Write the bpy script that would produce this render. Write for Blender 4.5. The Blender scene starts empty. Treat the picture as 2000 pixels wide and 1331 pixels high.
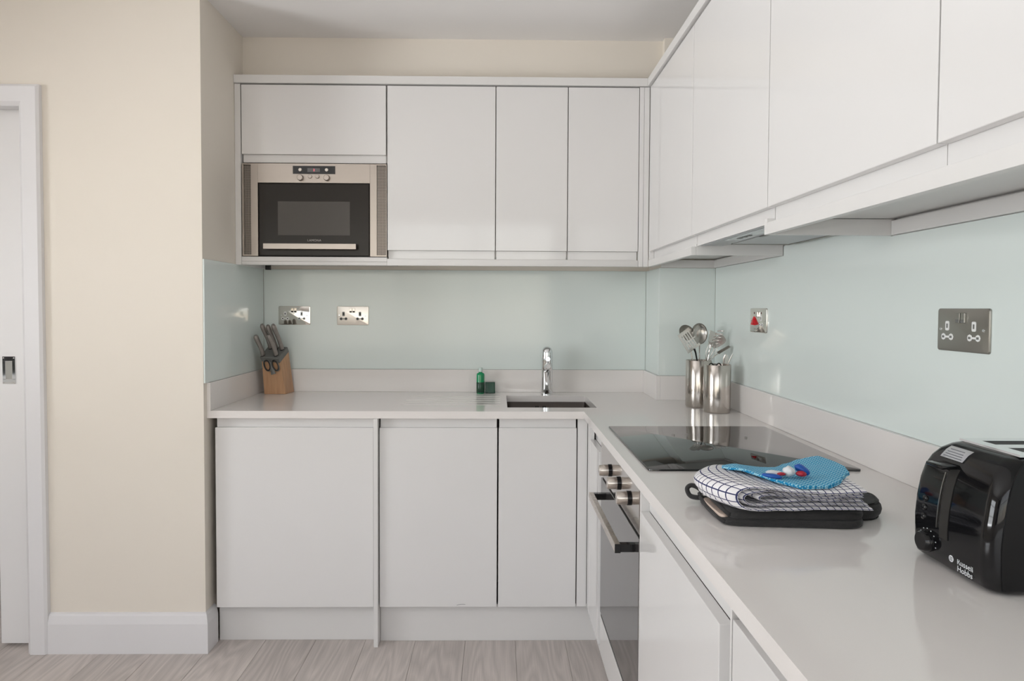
import bpy, bmesh, math, random
from mathutils import Vector, Matrix, noise
random.seed(7)
S = bpy.context.scene
COL = S.collection
PI = math.pi

# ------------------------------------------------------------------ camera
def make_camera():
    yaw, pit, roll = 0.013363, -0.030886, 0.0045357
    fwd0 = Vector((math.sin(yaw), math.cos(yaw), 0)); r0 = Vector((math.cos(yaw), -math.sin(yaw), 0)); up0 = Vector((0, 0, 1))
    fwd = fwd0 * math.cos(pit) + up0 * math.sin(pit)
    up = up0 * math.cos(pit) - fwd0 * math.sin(pit)
    r = r0 * math.cos(roll) + up * math.sin(roll)
    u = up * math.cos(roll) - r0 * math.sin(roll)
    cd = bpy.data.cameras.new('camera'); co = bpy.data.objects.new('camera', cd); COL.objects.link(co)
    m = Matrix.Identity(4)
    for i in range(3):
        m[i][0] = r[i]; m[i][1] = u[i]; m[i][2] = -fwd[i]
    m[0][3], m[1][3], m[2][3] = 0.0191, -3.0747, 1.2957
    co.matrix_world = m
    cd.sensor_width = 36; cd.lens = 1288.67 / 2000 * 36
    cd.shift_x = 10.07 / 2000; cd.shift_y = -23.6 / 2000
    cd.clip_start = 0.02
    S.camera = co
make_camera()

# ------------------------------------------------------------------ world, lights, exposure
S.view_settings.view_transform = 'Standard'; S.view_settings.look = 'None'
S.view_settings.gamma = 1; S.view_settings.use_curve_mapping = False
S.view_settings.exposure = 0.16
W = bpy.data.worlds.new('sky'); S.world = W; W.use_nodes = True
wn = W.node_tree; bg = wn.nodes['Background']
sky = wn.nodes.new('ShaderNodeTexSky')
try:
    sky.sky_type = 'NISHITA'; sky.sun_disc = False; sky.sun_elevation = math.radians(35); sky.sun_rotation = math.radians(150)
except Exception:
    pass
wn.links.new(sky.outputs[0], bg.inputs[0]); bg.inputs[1].default_value = 0.12

def area(name, loc, rot, sx, sy, power, color, spread=180):
    l = bpy.data.lights.new(name, 'AREA'); l.shape = 'RECTANGLE'; l.size = sx; l.size_y = sy
    l.energy = power; l.color = color; l.spread = math.radians(spread)
    o = bpy.data.objects.new(name, l); COL.objects.link(o); o.location = loc; o.rotation_euler = rot
    return o
# daylight lamps outside framed openings; ground bounce, rear and bedroom ones are added fill
area('daylight_side_window', (-3.62, -2.75, 1.35), (0, -PI / 2, 0), 1.5, 2.3, 92, (0.95, 0.98, 1.0))
area('ground_bounce_fill', (-5.6, -2.9, -0.1), (0, -PI / 2 - 0.75, 0), 2.4, 4.5, 620, (0.955, 0.98, 1.0))  # unseen upward fill, added to brighten the ceiling
area('rear_window_fill', (-1.2, -5.35, 1.55), (PI / 2, 0, 0), 3.7, 1.55, 29, (1.0, 0.965, 0.92))  # ambient fill added behind the camera
area('bedroom_fill', (-2.8, 2.42, 1.5), (-PI / 2, 0, 0), 1.6, 1.3, 32, (0.97, 0.98, 1.0))  # unseen lamp added to light the room beyond

# ------------------------------------------------------------------ helpers
def tag(o, label=None, cat=None, group=None, kind=None):
    if label: o['label'] = label
    if cat: o['category'] = cat
    if group: o['group'] = group
    if kind: o['kind'] = kind
    return o

def wloc(o):
    v = Vector((0, 0, 0))
    while o is not None:
        v += o.location; o = o.parent
    return v

def link(name, bm, mat, parent=None, world=True, smooth=False, loc=None, angle=None):
    """Link a bmesh as one object. world=True: coordinates are world ones and are moved into the parent's space."""
    if parent is not None and world:
        bmesh.ops.translate(bm, verts=bm.verts, vec=-wloc(parent))
    bmesh.ops.recalc_face_normals(bm, faces=bm.faces)
    me = bpy.data.meshes.new(name); bm.to_mesh(me); bm.free()
    if mat: me.materials.append(mat)
    if smooth:
        for p in me.polygons: p.use_smooth = True
        if angle: 
            try: me.set_sharp_from_angle(angle=math.radians(angle))
            except Exception: pass
    o = bpy.data.objects.new(name, me); COL.objects.link(o)
    if parent is not None: o.parent = parent
    if loc: o.location = loc
    return o

def thing(name, label, cat, loc=(0, 0, 0), group=None, rotz=0):
    o = bpy.data.objects.new(name, None); COL.objects.link(o); o.location = loc
    o.empty_display_size = 0.05; o.rotation_euler = (0, 0, rotz)
    return tag(o, label, cat, group)

def addbox(bm, x0, x1, y0, y1, z0, z1, bev=0, seg=2):
    if x0 > x1: x0, x1 = x1, x0
    if y0 > y1: y0, y1 = y1, y0
    if z0 > z1: z0, z1 = z1, z0
    r = bmesh.ops.create_cube(bm, size=1)
    for v in r['verts']:
        v.co = Vector((x0 if v.co.x < 0 else x1, y0 if v.co.y < 0 else y1, z0 if v.co.z < 0 else z1))
    if bev:
        es = set()
        for v in r['verts']: es.update(v.link_edges)
        bmesh.ops.bevel(bm, geom=list(es), offset=bev, segments=seg, profile=0.5, affect='EDGES', clamp_overlap=True)

def box(name, x0, x1, y0, y1, z0, z1, mat, parent=None, bev=0.0, seg=2, world=True):
    bm = bmesh.new(); addbox(bm, x0, x1, y0, y1, z0, z1, bev, seg)
    return link(name, bm, mat, parent, world)

def boxes(name, lst, mat, parent=None, bev=0.0, world=True):
    bm = bmesh.new()
    for b in lst: addbox(bm, *b, bev=bev)
    return link(name, bm, mat, parent, world)

def addcyl(bm, p, q, r, r2=None, seg=24, cap=True):
    p = Vector(p); q = Vector(q); r2 = r if r2 is None else r2
    d = q - p; L = d.length
    res = bmesh.ops.create_cone(bm, cap_ends=cap, segments=seg, radius1=r, radius2=r2, depth=L)
    rot = d.to_track_quat('Z', 'Y').to_matrix().to_4x4()
    bmesh.ops.transform(bm, matrix=Matrix.Translation((p + q) / 2) @ rot, verts=res['verts'])

def addtube(bm, pts, rad, seg=10, closed=False, flat=1.0, side=None):
    """sweep of a circle along pts; rad number or list; flat squashes across the local second axis"""
    P = [Vector(p) for p in pts]; n = len(P)
    rads = rad if isinstance(rad, (list, tuple)) else [rad] * n
    rings = []; prev = Vector(side) if side is not None else None
    for i in range(n):
        a = P[(i - 1) % n] if (closed or i > 0) else P[i]
        b = P[(i + 1) % n] if (closed or i < n - 1) else P[i]
        t = (b - a).normalized()
        if prev is None:
            prev = t.orthogonal().normalized()
        s = (prev - t * prev.dot(t)).normalized(); prev = s
        w = t.cross(s)
        rings.append([bm.verts.new(P[i] + s * math.cos(2 * PI * k / seg) * rads[i] + w * math.sin(2 * PI * k / seg) * rads[i] * flat) for k in range(seg)])
    m = n if closed else n - 1
    for i in range(m):
        A, B = rings[i], rings[(i + 1) % n]
        for k in range(seg):
            bm.faces.new((A[k], A[(k + 1) % seg], B[(k + 1) % seg], B[k]))
    if not closed:
        bm.faces.new(rings[0][::-1]); bm.faces.new(rings[-1])

def addlathe(bm, prof, center=(0, 0, 0), seg=40, axis='Z', sx=1, sy=1):
    c = Vector(center); rings = []
    for r, z in prof:
        if r < 1e-6:
            rings.append([bm.verts.new(c + Vector((0, 0, z)))])
        else:
            rings.append([bm.verts.new(c + Vector((r * sx * math.cos(2 * PI * k / seg), r * sy * math.sin(2 * PI * k / seg), z))) for k in range(seg)])
    for A, B in zip(rings[:-1], rings[1:]):
        for k in range(seg):
            if len(A) == 1 and len(B) == 1: continue
            if len(A) == 1: bm.faces.new((A[0], B[k], B[(k + 1) % seg]))
            elif len(B) == 1: bm.faces.new((A[k], A[(k + 1) % seg], B[0]))
            else: bm.faces.new((A[k], A[(k + 1) % seg], B[(k + 1) % seg], B[k]))

def xform(bm, M):
    bmesh.ops.transform(bm, matrix=M, verts=bm.verts)

def text_mesh(name, body, size, mat, parent, M, depth=0.0003, align='CENTER', spacing=1.0):
    cu = bpy.data.curves.new(name, 'FONT'); cu.body = body; cu.size = size; cu.align_x = align; cu.align_y = 'CENTER'
    cu.extrude = depth; cu.resolution_u = 3; cu.space_character = spacing; cu.space_line = 0.85
    t = bpy.data.objects.new(name + '_tmp', cu); COL.objects.link(t)
    dg = bpy.context.evaluated_depsgraph_get(); dg.update()
    me = bpy.data.meshes.new_from_object(t.evaluated_get(dg))
    bpy.data.objects.remove(t)
    me.transform(M)
    if parent is not None: me.transform(Matrix.Translation(-wloc(parent)))
    me.materials.clear(); me.materials.append(mat); me.name = name
    o = bpy.data.objects.new(name, me); COL.objects.link(o)
    if parent is not None: o.parent = parent
    return o

def frame(origin, u, v):
    """matrix with local x=u, local y=v, local z=u x v"""
    u = Vector(u).normalized(); v = Vector(v).normalized(); w = u.cross(v)
    m = Matrix.Identity(4)
    for i in range(3):
        m[i][0] = u[i]; m[i][1] = v[i]; m[i][2] = w[i]; m[i][3] = origin[i]
    return m

# ------------------------------------------------------------------ materials
def srgb(r, g, b):
    f = lambda c: (c / 255 / 12.92) if c / 255 <= 0.04045 else ((c / 255 + 0.055) / 1.055) ** 2.4
    return (f(r), f(g), f(b), 1)

def mat(name, col, rough=0.5, metal=0.0, spec=0.5, coat=0.0, bump=0.0, bscale=200.0, var=0.0, vscale=3.0, trans=0.0, emis=None, estr=0, ior=1.5, stretch=None, rvar=0.0, sheen=0.0):
    m = bpy.data.materials.new(name); m.use_nodes = True
    nt = m.node_tree; b = nt.nodes['Principled BSDF']
    b.inputs['Base Color'].default_value = col if len(col) == 4 else (*col, 1)
    b.inputs['Roughness'].default_value = rough; b.inputs['Metallic'].default_value = metal
    b.inputs['Specular IOR Level'].default_value = spec; b.inputs['Coat Weight'].default_value = coat
    b.inputs['Coat Roughness'].default_value = 0.03; b.inputs['IOR'].default_value = ior
    b.inputs['Transmission Weight'].default_value = trans
    if sheen: b.inputs['Sheen Weight'].default_value = sheen
    if emis:
        b.inputs['Emission Color'].default_value = emis; b.inputs['Emission Strength'].default_value = estr
    tc = nt.nodes.new('ShaderNodeTexCoord'); mp = nt.nodes.new('ShaderNodeMapping')
    nt.links.new(tc.outputs['Object'], mp.inputs[0])
    if stretch: mp.inputs['Scale'].default_value = stretch
    if var or rvar:
        n = nt.nodes.new('ShaderNodeTexNoise'); n.inputs['Scale'].default_value = vscale; n.inputs['Detail'].default_value = 4
        nt.links.new(mp.outputs[0], n.inputs[0])
        if var:
            mx = nt.nodes.new('ShaderNodeMix'); mx.data_type = 'RGBA'
            c = b.inputs['Base Color'].default_value
            mx.inputs[6].default_value = [max(0, x * (1 - var)) for x in c[:3]] + [1]
            mx.inputs[7].default_value = [min(1, x * (1 + var)) for x in c[:3]] + [1]
            nt.links.new(n.outputs[0], mx.inputs[0]); nt.links.new(mx.outputs[2], b.inputs['Base Color'])
        if rvar:
            mr = nt.nodes.new('ShaderNodeMapRange'); mr.inputs[3].default_value = max(0, rough - rvar); mr.inputs[4].default_value = rough + rvar
            nt.links.new(n.outputs[0], mr.inputs[0]); nt.links.new(mr.outputs[0], b.inputs['Roughness'])
    if bump:
        n2 = nt.nodes.new('ShaderNodeTexNoise'); n2.inputs['Scale'].default_value = bscale; n2.inputs['Detail'].default_value = 3
        nt.links.new(mp.outputs[0], n2.inputs[0])
        bp = nt.nodes.new('ShaderNodeBump'); bp.inputs['Strength'].default_value = bump; bp.inputs['Distance'].default_value = 0.001
        nt.links.new(n2.outputs[0], bp.inputs['Height']); nt.links.new(bp.outputs[0], b.inputs['Normal'])
    return m

M = {}
M['wall'] = mat('cream_wall_paint', (0.83, 0.77, 0.685), 0.45, bump=0.08, bscale=350, var=0.015, vscale=1.5, spec=0.35)
M['wall_white'] = mat('white_wall_paint', (0.86, 0.84, 0.81), 0.6, bump=0.05, bscale=300, var=0.01)
M['ceiling'] = mat('ceiling_paint', (0.95, 0.93, 0.915), 0.75, bump=0.05, bscale=300, var=0.008)
M['door'] = mat('white_gloss_lacquer', (0.80, 0.785, 0.775), 0.07, spec=0.5, var=0.006, vscale=2, bump=0.006, bscale=9)
M['cab'] = mat('white_cabinet_board', (0.78, 0.765, 0.75), 0.35, var=0.01)
M['carcass'] = mat('gap_shade_carcass_board', (0.11, 0.09, 0.08), 0.6, var=0.05)  # board darkened so the door gaps read as shadow lines
M['trim'] = mat('white_satin_woodwork', (0.80, 0.79, 0.80), 0.3, var=0.01, bump=0.01, bscale=40)
M['slide'] = mat('white_satin_door', (0.84, 0.83, 0.83), 0.32, var=0.01, bump=0.01, bscale=40)
M['quartz'] = mat('pale_quartz_worktop', (0.84, 0.80, 0.775), 0.09, spec=0.5, var=0.03, vscale=900)
M['glass'] = mat('back_painted_pale_green_glass', (0.78, 0.845, 0.82), 0.10, spec=0.5, coat=0.0, var=0.004)
M['steel'] = mat('brushed_steel', (0.62, 0.57, 0.52), 0.28, 1.0, bump=0.05, bscale=60, stretch=(2, 2, 60), rvar=0.05, vscale=20)
M['pot'] = mat('brushed_steel_pot', (0.56, 0.52, 0.48), 0.17, 1.0, var=0.06, vscale=6, stretch=(14, 14, 0.6))
M['utensil'] = mat('utensil_steel', (0.66, 0.63, 0.60), 0.16, 1.0, var=0.04, vscale=30)
M['chrome'] = mat('polished_chrome', (0.78, 0.79, 0.80), 0.05, 1.0, var=0.01)
M['nickel'] = mat('polished_nickel_plate', (0.74, 0.70, 0.65), 0.07, 1.0, var=0.01)
M['nickel2'] = mat('nickel_painted_reflection', (0.80, 0.75, 0.69), 0.32, 1.0, var=0.01)  # nickel lightened to carry the pale wall reflection on one socket
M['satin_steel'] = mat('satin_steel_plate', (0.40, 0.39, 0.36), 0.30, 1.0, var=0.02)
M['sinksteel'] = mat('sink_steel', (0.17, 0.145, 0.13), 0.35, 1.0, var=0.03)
M['blackglass'] = mat('black_ceramic_glass', (0.012, 0.013, 0.013), 0.03, spec=0.9, var=0.1)
M['ovenglass'] = mat('tinted_oven_glass', (0.05, 0.045, 0.045), 0.03, spec=1.0, ior=2.2, var=0.05)
M['blk'] = mat('black_gloss_plastic', (0.006, 0.006, 0.007), 0.07, spec=0.45, var=0.1)
M['blkmatt'] = mat('black_satin_plastic', (0.005, 0.005, 0.006), 0.38, spec=0.3, var=0.1, bump=0.03, bscale=500)
M['dark'] = mat('dark_recess', (0.02, 0.018, 0.016), 0.6, var=0.1)
M['mwglass'] = mat('microwave_black_glass', (0.030, 0.025, 0.021), 0.22, spec=0.22, var=0.1)
M['mwwin'] = mat('microwave_window_mesh', (0.095, 0.086, 0.078), 0.3, spec=0.25, var=0.05)
M['panelblk'] = mat('control_panel_black', (0.015, 0.016, 0.017), 0.2, var=0.1)
M['lcd'] = mat('display_grey', (0.16, 0.16, 0.16), 0.2, var=0.03)
M['led'] = mat('red_display_digit', (0.9, 0.1, 0.15), 0.4, emis=(1, 0.12, 0.2, 1), estr=1.2, var=0.01)
M['whiteplastic'] = mat('white_plastic', (0.85, 0.85, 0.84), 0.3, var=0.01)
M['redplastic'] = mat('red_switch_plastic', (0.65, 0.01, 0.02), 0.25, var=0.05)
M['redlamp'] = mat('dark_red_neon', (0.12, 0.01, 0.01), 0.2, var=0.05)
M['greyplastic'] = mat('mid_grey_plastic', (0.17, 0.17, 0.16), 0.35, var=0.05)
M['knifegrey'] = mat('satin_grey_handle', (0.30, 0.27, 0.25), 0.3, metal=0.5, var=0.1, vscale=40)
M['blackrubber'] = mat('black_rubber', (0.015, 0.013, 0.012), 0.45, var=0.1)
M['greenliq'] = mat('bright_green_bottle', (0.0, 0.28, 0.10), 0.12, coat=0.3, var=0.12, vscale=30)
M['greenlab'] = mat('dark_green_label', (0.012, 0.055, 0.030), 0.3, var=0.5, vscale=120)
M['greenblk'] = mat('deep_green_block', (0.0, 0.055, 0.030), 0.25, var=0.15, vscale=60)
M['capwhite'] = mat('milky_cap', (0.62, 0.72, 0.68), 0.3, var=0.03)
M['charcoal'] = mat('charcoal_quilted_cotton', (0.026, 0.025, 0.025), 0.9, var=0.3, vscale=60, bump=0.6, bscale=700, sheen=0.12)
M['lining'] = mat('beige_lining', (0.62, 0.50, 0.42), 0.9, var=0.1, vscale=80)
M['blueplastic'] = mat('blue_wrapper', (0.01, 0.09, 0.42), 0.3, var=0.15, vscale=60)
M['redwrap'] = mat('red_wrapper', (0.40, 0.01, 0.03), 0.35, var=0.2, vscale=80)
M['whitewrap'] = mat('white_tablet', (0.72, 0.74, 0.76), 0.5, var=0.04, vscale=80)
M['sticker'] = mat('white_sticker', (0.92, 0.92, 0.94), 0.5, var=0.01)
M['print'] = mat('grey_print', (0.22, 0.22, 0.24), 0.6, var=0.02)
M['whiteprint'] = mat('white_print', (0.72, 0.74, 0.76), 0.5, var=0.01)
M['greyprint'] = mat('pale_grey_print', (0.50, 0.47, 0.44), 0.5, var=0.01)
M['hood'] = mat('hood_grey_enamel', (0.50, 0.51, 0.52), 0.35, metal=0.3, var=0.02)
M['hoodlens'] = mat('hood_pale_lens', (0.68, 0.72, 0.74), 0.2, var=0.02)
M['browngap'] = mat('brown_board_edge', (0.30, 0.25, 0.23), 0.6, var=0.05)
M['bed'] = mat('grey_upholstery', (0.22, 0.21, 0.21), 0.9, var=0.1, vscale=40)
M['bedding'] = mat('white_bedding', (0.8, 0.8, 0.8), 0.9, var=0.03)
M['upvc'] = mat('white_window_frame', (0.8, 0.8, 0.8), 0.3, var=0.01)

def pane_mat():
    m = bpy.data.materials.new('window_pane_glass'); m.use_nodes = True; nt = m.node_tree
    nt.nodes.remove(nt.nodes['Principled BSDF']); out = nt.nodes['Material Output']
    t = nt.nodes.new('ShaderNodeBsdfTransparent'); g = nt.nodes.new('ShaderNodeBsdfGlossy'); g.inputs['Roughness'].default_value = 0.02
    fr = nt.nodes.new('ShaderNodeFresnel'); mx = nt.nodes.new('ShaderNodeMixShader')
    nt.links.new(fr.outputs[0], mx.inputs[0]); nt.links.new(t.outputs[0], mx.inputs[1]); nt.links.new(g.outputs[0], mx.inputs[2])
    nt.links.new(mx.outputs[0], out.inputs[0]); return m
M['pane'] = pane_mat()

def plank_mat():
    m = bpy.data.materials.new('grey_oak_laminate'); m.use_nodes = True; nt = m.node_tree; b = nt.nodes['Principled BSDF']
    N = nt.nodes.new; L = nt.links.new
    tc = N('ShaderNodeTexCoord'); oi = N('ShaderNodeObjectInfo')
    ad = N('ShaderNodeVectorMath'); ad.operation = 'ADD'; sc = N('ShaderNodeVectorMath'); sc.operation = 'SCALE'
    cmb = N('ShaderNodeCombineXYZ')
    L(oi.outputs['Random'], cmb.inputs[0]); L(oi.outputs['Random'], cmb.inputs[1]); L(oi.outputs['Random'], cmb.inputs[2])
    L(cmb.outputs[0], sc.inputs[0]); sc.inputs['Scale'].default_value = 17.0
    L(tc.outputs['Object'], ad.inputs[0]); L(sc.outputs[0], ad.inputs[1])
    mp = N('ShaderNodeMapping'); mp.inputs['Scale'].default_value = (3.4, 0.42, 1); L(ad.outputs[0], mp.inputs[0])
    nz = N('ShaderNodeTexNoise'); nz.inputs['Scale'].default_value = 1.9; nz.inputs['Detail'].default_value = 2; nz.inputs['Roughness'].default_value = 0.45
    L(mp.outputs[0], nz.inputs[0])
    mul = N('ShaderNodeMath'); mul.operation = 'MULTIPLY'; mul.inputs[1].default_value = 34; L(nz.outputs[0], mul.inputs[0])
    fr = N('ShaderNodeMath'); fr.operation = 'PINGPONG'; fr.inputs[1].default_value = 1; L(mul.outputs[0], fr.inputs[0])
    mp2 = N('ShaderNodeMapping'); mp2.inputs['Scale'].default_value = (260, 7, 1); L(ad.outputs[0], mp2.inputs[0])
    n2 = N('ShaderNodeTexNoise'); n2.inputs['Scale'].default_value = 1; n2.inputs['Detail'].default_value = 4; L(mp2.outputs[0], n2.inputs[0])
    mp3 = N('ShaderNodeMapping'); mp3.inputs['Scale'].default_value = (9, 1.4, 1); L(ad.outputs[0], mp3.inputs[0])
    n3 = N('ShaderNodeTexNoise'); n3.inputs['Scale'].default_value = 1; n3.inputs['Detail'].default_value = 3; L(mp3.outputs[0], n3.inputs[0])
    m1 = N('ShaderNodeMix'); m1.data_type = 'RGBA'; m1.inputs[6].default_value = (0.56, 0.495, 0.46, 1); m1.inputs[7].default_value = (0.66, 0.59, 0.55, 1)
    L(n3.outputs[0], m1.inputs[0])
    m2 = N('ShaderNodeMix'); m2.data_type = 'RGBA'; m2.blend_type = 'MULTIPLY'; m2.inputs[0].default_value = 0.20
    L(m1.outputs[2], m2.inputs[6]); L(fr.outputs[0], m2.inputs[7])
    m3 = N('ShaderNodeMix'); m3.data_type = 'RGBA'; m3.blend_type = 'MULTIPLY'; m3.inputs[0].default_value = 0.30
    cr = N('ShaderNodeMapRange'); cr.inputs[1].default_value = 0.3; cr.inputs[2].default_value = 0.7; cr.inputs[3].default_value = 0.55; cr.inputs[4].default_value = 1.1
    L(n2.outputs[0], cr.inputs[0]); L(m2.outputs[2], m3.inputs[6]); L(cr.outputs[0], m3.inputs[7])
    bc = N('ShaderNodeBrightContrast'); bc.inputs[1].default_value = 0.06; L(m3.outputs[2], bc.inputs[0])
    hv = N('ShaderNodeHueSaturation'); rv = N('ShaderNodeMapRange'); rv.inputs[3].default_value = 0.92; rv.inputs[4].default_value = 1.08
    L(oi.outputs['Random'], rv.inputs[0]); L(rv.outputs[0], hv.inputs['Value']); L(bc.outputs[0], hv.inputs['Color'])
    L(hv.outputs[0], b.inputs['Base Color']); b.inputs['Roughness'].default_value = 0.42
    bp = N('ShaderNodeBump'); bp.inputs['Strength'].default_value = 0.12; bp.inputs['Distance'].default_value = 0.0008
    L(n2.outputs[0], bp.inputs['Height']); L(bp.outputs[0], b.inputs['Normal'])
    return m
M['plank'] = plank_mat()

def wood_mat():
    m = bpy.data.materials.new('honey_beech_wood'); m.use_nodes = True; nt = m.node_tree; b = nt.nodes['Principled BSDF']
    N = nt.nodes.new; L = nt.links.new
    tc = N('ShaderNodeTexCoord'); mp = N('ShaderNodeMapping'); mp.inputs['Scale'].default_value = (60, 60, 4); L(tc.outputs['Object'], mp.inputs[0])
    n = N('ShaderNodeTexNoise'); n.inputs['Scale'].default_value = 1.5; n.inputs['Detail'].default_value = 4; L(mp.outputs[0], n.inputs[0])
    mx = N('ShaderNodeMix'); mx.data_type = 'RGBA'; mx.inputs[6].default_value = (0.40, 0.20, 0.095, 1); mx.inputs[7].default_value = (0.70, 0.43, 0.25, 1)
    L(n.outputs[0], mx.inputs[0]); L(mx.outputs[2], b.inputs['Base Color']); b.inputs['Roughness'].default_value = 0.4
    return m
M['wood'] = wood_mat()

def check_mat():
    """white cotton with a navy window-pane check laid out on the cloth's own UV (metres)"""
    m = bpy.data.materials.new('white_cotton_navy_check'); m.use_nodes = True; nt = m.node_tree; b = nt.nodes['Principled BSDF']
    N = nt.nodes.new; L = nt.links.new
    uv = N('ShaderNodeUVMap'); sp = N('ShaderNodeSeparateXYZ'); L(uv.outputs[0], sp.inputs[0])
    outs = []
    for k in (0, 1):
        a = N('ShaderNodeMath'); a.operation = 'DIVIDE'; a.inputs[1].default_value = 0.0125; L(sp.outputs[k], a.inputs[0])
        f = N('ShaderNodeMath'); f.operation = 'FRACT'; L(a.outputs[0], f.inputs[0])
        c = N('ShaderNodeMath'); c.operation = 'LESS_THAN'; c.inputs[1].default_value = 0.15; L(f.outputs[0], c.inputs[0])
        outs.append(c)
    mxm = N('ShaderNodeMath'); mxm.operation = 'MAXIMUM'; L(outs[0].outputs[0], mxm.inputs[0]); L(outs[1].outputs[0], mxm.inputs[1])
    mx = N('ShaderNodeMix'); mx.data_type = 'RGBA'; mx.inputs[6].default_value = (0.88, 0.86, 0.87, 1); mx.inputs[7].default_value = (0.035, 0.04, 0.12, 1)
    L(mxm.outputs[0], mx.inputs[0]); L(mx.outputs[2], b.inputs['Base Color']); b.inputs['Roughness'].default_value = 0.9
    n = N('ShaderNodeTexNoise'); n.inputs['Scale'].default_value = 900; tc = N('ShaderNodeTexCoord'); L(tc.outputs['Object'], n.inputs[0])
    bp = N('ShaderNodeBump'); bp.inputs['Strength'].default_value = 0.5; bp.inputs['Distance'].default_value = 0.0006
    L(n.outputs[0], bp.inputs['Height']); L(bp.outputs[0], b.inputs['Normal'])
    return m
M['check'] = check_mat()

def jcloth_mat():
    m = bpy.data.materials.new('blue_wavy_cloth'); m.use_nodes = True; nt = m.node_tree; b = nt.nodes['Principled BSDF']
    N = nt.nodes.new; L = nt.links.new
    tc = N('ShaderNodeTexCoord'); sp = N('ShaderNodeSeparateXYZ'); L(tc.outputs['Object'], sp.inputs[0])
    a = N('ShaderNodeMath'); a.operation = 'MULTIPLY'; a.inputs[1].default_value = 620; L(sp.outputs[0], a.inputs[0])
    s = N('ShaderNodeMath'); s.operation = 'SINE'; L(a.outputs[0], s.inputs[0])
    am = N('ShaderNodeMath'); am.operation = 'MULTIPLY'; am.inputs[1].default_value = 0.0024; L(s.outputs[0], am.inputs[0])
    ad = N('ShaderNodeMath'); ad.operation = 'ADD'; L(am.outputs[0], ad.inputs[0]); L(sp.outputs[1], ad.inputs[1])
    f = N('ShaderNodeMath'); f.operation = 'MULTIPLY'; f.inputs[1].default_value = 820; L(ad.outputs[0], f.inputs[0])
    g = N('ShaderNodeMath'); g.operation = 'SINE'; L(f.outputs[0], g.inputs[0])
    r = N('ShaderNodeMapRange'); r.inputs[1].default_value = -0.4; r.inputs[2].default_value = 0.6; L(g.outputs[0], r.inputs[0])
    mx = N('ShaderNodeMix'); mx.data_type = 'RGBA'; mx.inputs[6].default_value = (0.0, 0.27, 0.55, 1); mx.inputs[7].default_value = (0.36, 0.70, 0.84, 1)
    L(r.outputs[0], mx.inputs[0]); L(mx.outputs[2], b.inputs['Base Color']); b.inputs['Roughness'].default_value = 0.8
    return m
M['jcloth'] = jcloth_mat()

# ------------------------------------------------------------------ measurements (metres)
XP, YP = -1.0735, -0.618          # pier side face and front face
XR = 0.956                        # right wall
ZC = 2.444                        # ceiling
WT, WB = 0.9044, 0.8766           # worktop top and underside
YB, XB = -0.575, 0.3634           # base door fronts
YU, XU = -0.310, 0.6476           # wall door fronts
Y0, X0 = -5.05, -3.45             # rest of the room

# ------------------------------------------------------------------ the setting
def struct(name, lst, m, bev=0, parent=None):
    o = boxes(name, lst, m, parent, bev)
    o['kind'] = 'structure'
    return o

fl = struct('floor', [(-4.4, 1.1, Y0 - 0.1, 2.4, -0.08, -0.012)], M['dark'])
w = 0.1938
x = 0.0905 - 21 * w
first = {}
i = 0
while x < XR:
    a, b_ = max(x, -4.3), min(x + w, XR)
    if b_ - a > 0.02:
        y = -5.05 - [0.0, 0.31, 0.12, 0.46, 0.22][i % 5]
        while y < 2.25:
            c0, c1 = max(y, -5.05), min(y + 1.29, 2.25)
            if c1 - c0 > 0.03:
                bm = bmesh.new(); addbox(bm, -(b_ - a) / 2 + .0004, (b_ - a) / 2 - .0004, -(c1 - c0) / 2 + .0004, (c1 - c0) / 2 - .0004, -0.012, 0, bev=0.0008, seg=1)
                o = link('plank', bm, M['plank'], fl, world=False, loc=((a + b_) / 2, (c0 + c1) / 2, 0))
            y += 1.29
    x += w; i += 1

struct('wall_back', [(XP, 1.1, 0.006, 0.12, 0, ZC)], M['wall'])
struct('wall_right', [(XR, 1.1, Y0, 0.006, 0, ZC)], M['wall_white'])
struct('wall_boxing', [(0.7215, XR, -0.249, 0.006, WT + 0.0, ZC)], M['wall'])
struct('wall_bulkhead', [(XP, 0.7215, -0.2154, 0.006, 2.262, ZC)], M['wall'])
# pier wall with the pocket of the sliding door in it, door opening, room on
struct('wall_pier', [(-1.118, XP, YP, 0.006, 0, ZC),
                     (-1.722, -1.118, YP, -0.585, 0, ZC), (-1.722, -1.118, -0.535, -0.50, 0, ZC),
                     (-2.60, -1.722, YP, -0.585, 2.055, ZC), (-2.60, -1.722, -0.535, -0.50, 2.055, ZC), 
                     (X0, -2.60, YP, -0.50, 0, ZC)], M['wall'])
struct('ceiling', [(-4.4, 1.1, Y0 - 0.1, 2.4, ZC, ZC + 0.1)], M['ceiling'])
# side wall with window_1
WY0, WY1, WZ0, WZ1 = -3.80, -1.70, 0.74, 2.12
struct('wall_left', [(X0 - 0.12, X0, Y0, WY0, 0, ZC), (X0 - 0.12, X0, WY1, YP, 0, ZC), (X0 - 0.12, X0, WY0, WY1, 0, WZ0), (X0 - 0.12, X0, WY0, WY1, WZ1, ZC)], M['wall'])
# rear wall
RX0, RX1, RZ0, RZ1 = -3.1, 0.7, 0.75, 2.3
struct('wall_rear', [(X0, RX0, Y0 - 0.12, Y0, 0, ZC), (RX1, 1.1, Y0 - 0.12, Y0, 0, ZC), (RX0, RX1, Y0 - 0.12, Y0, 0, RZ0), (RX0, RX1, Y0 - 0.12, Y0, RZ1, ZC)], M['wall_white'])
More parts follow.
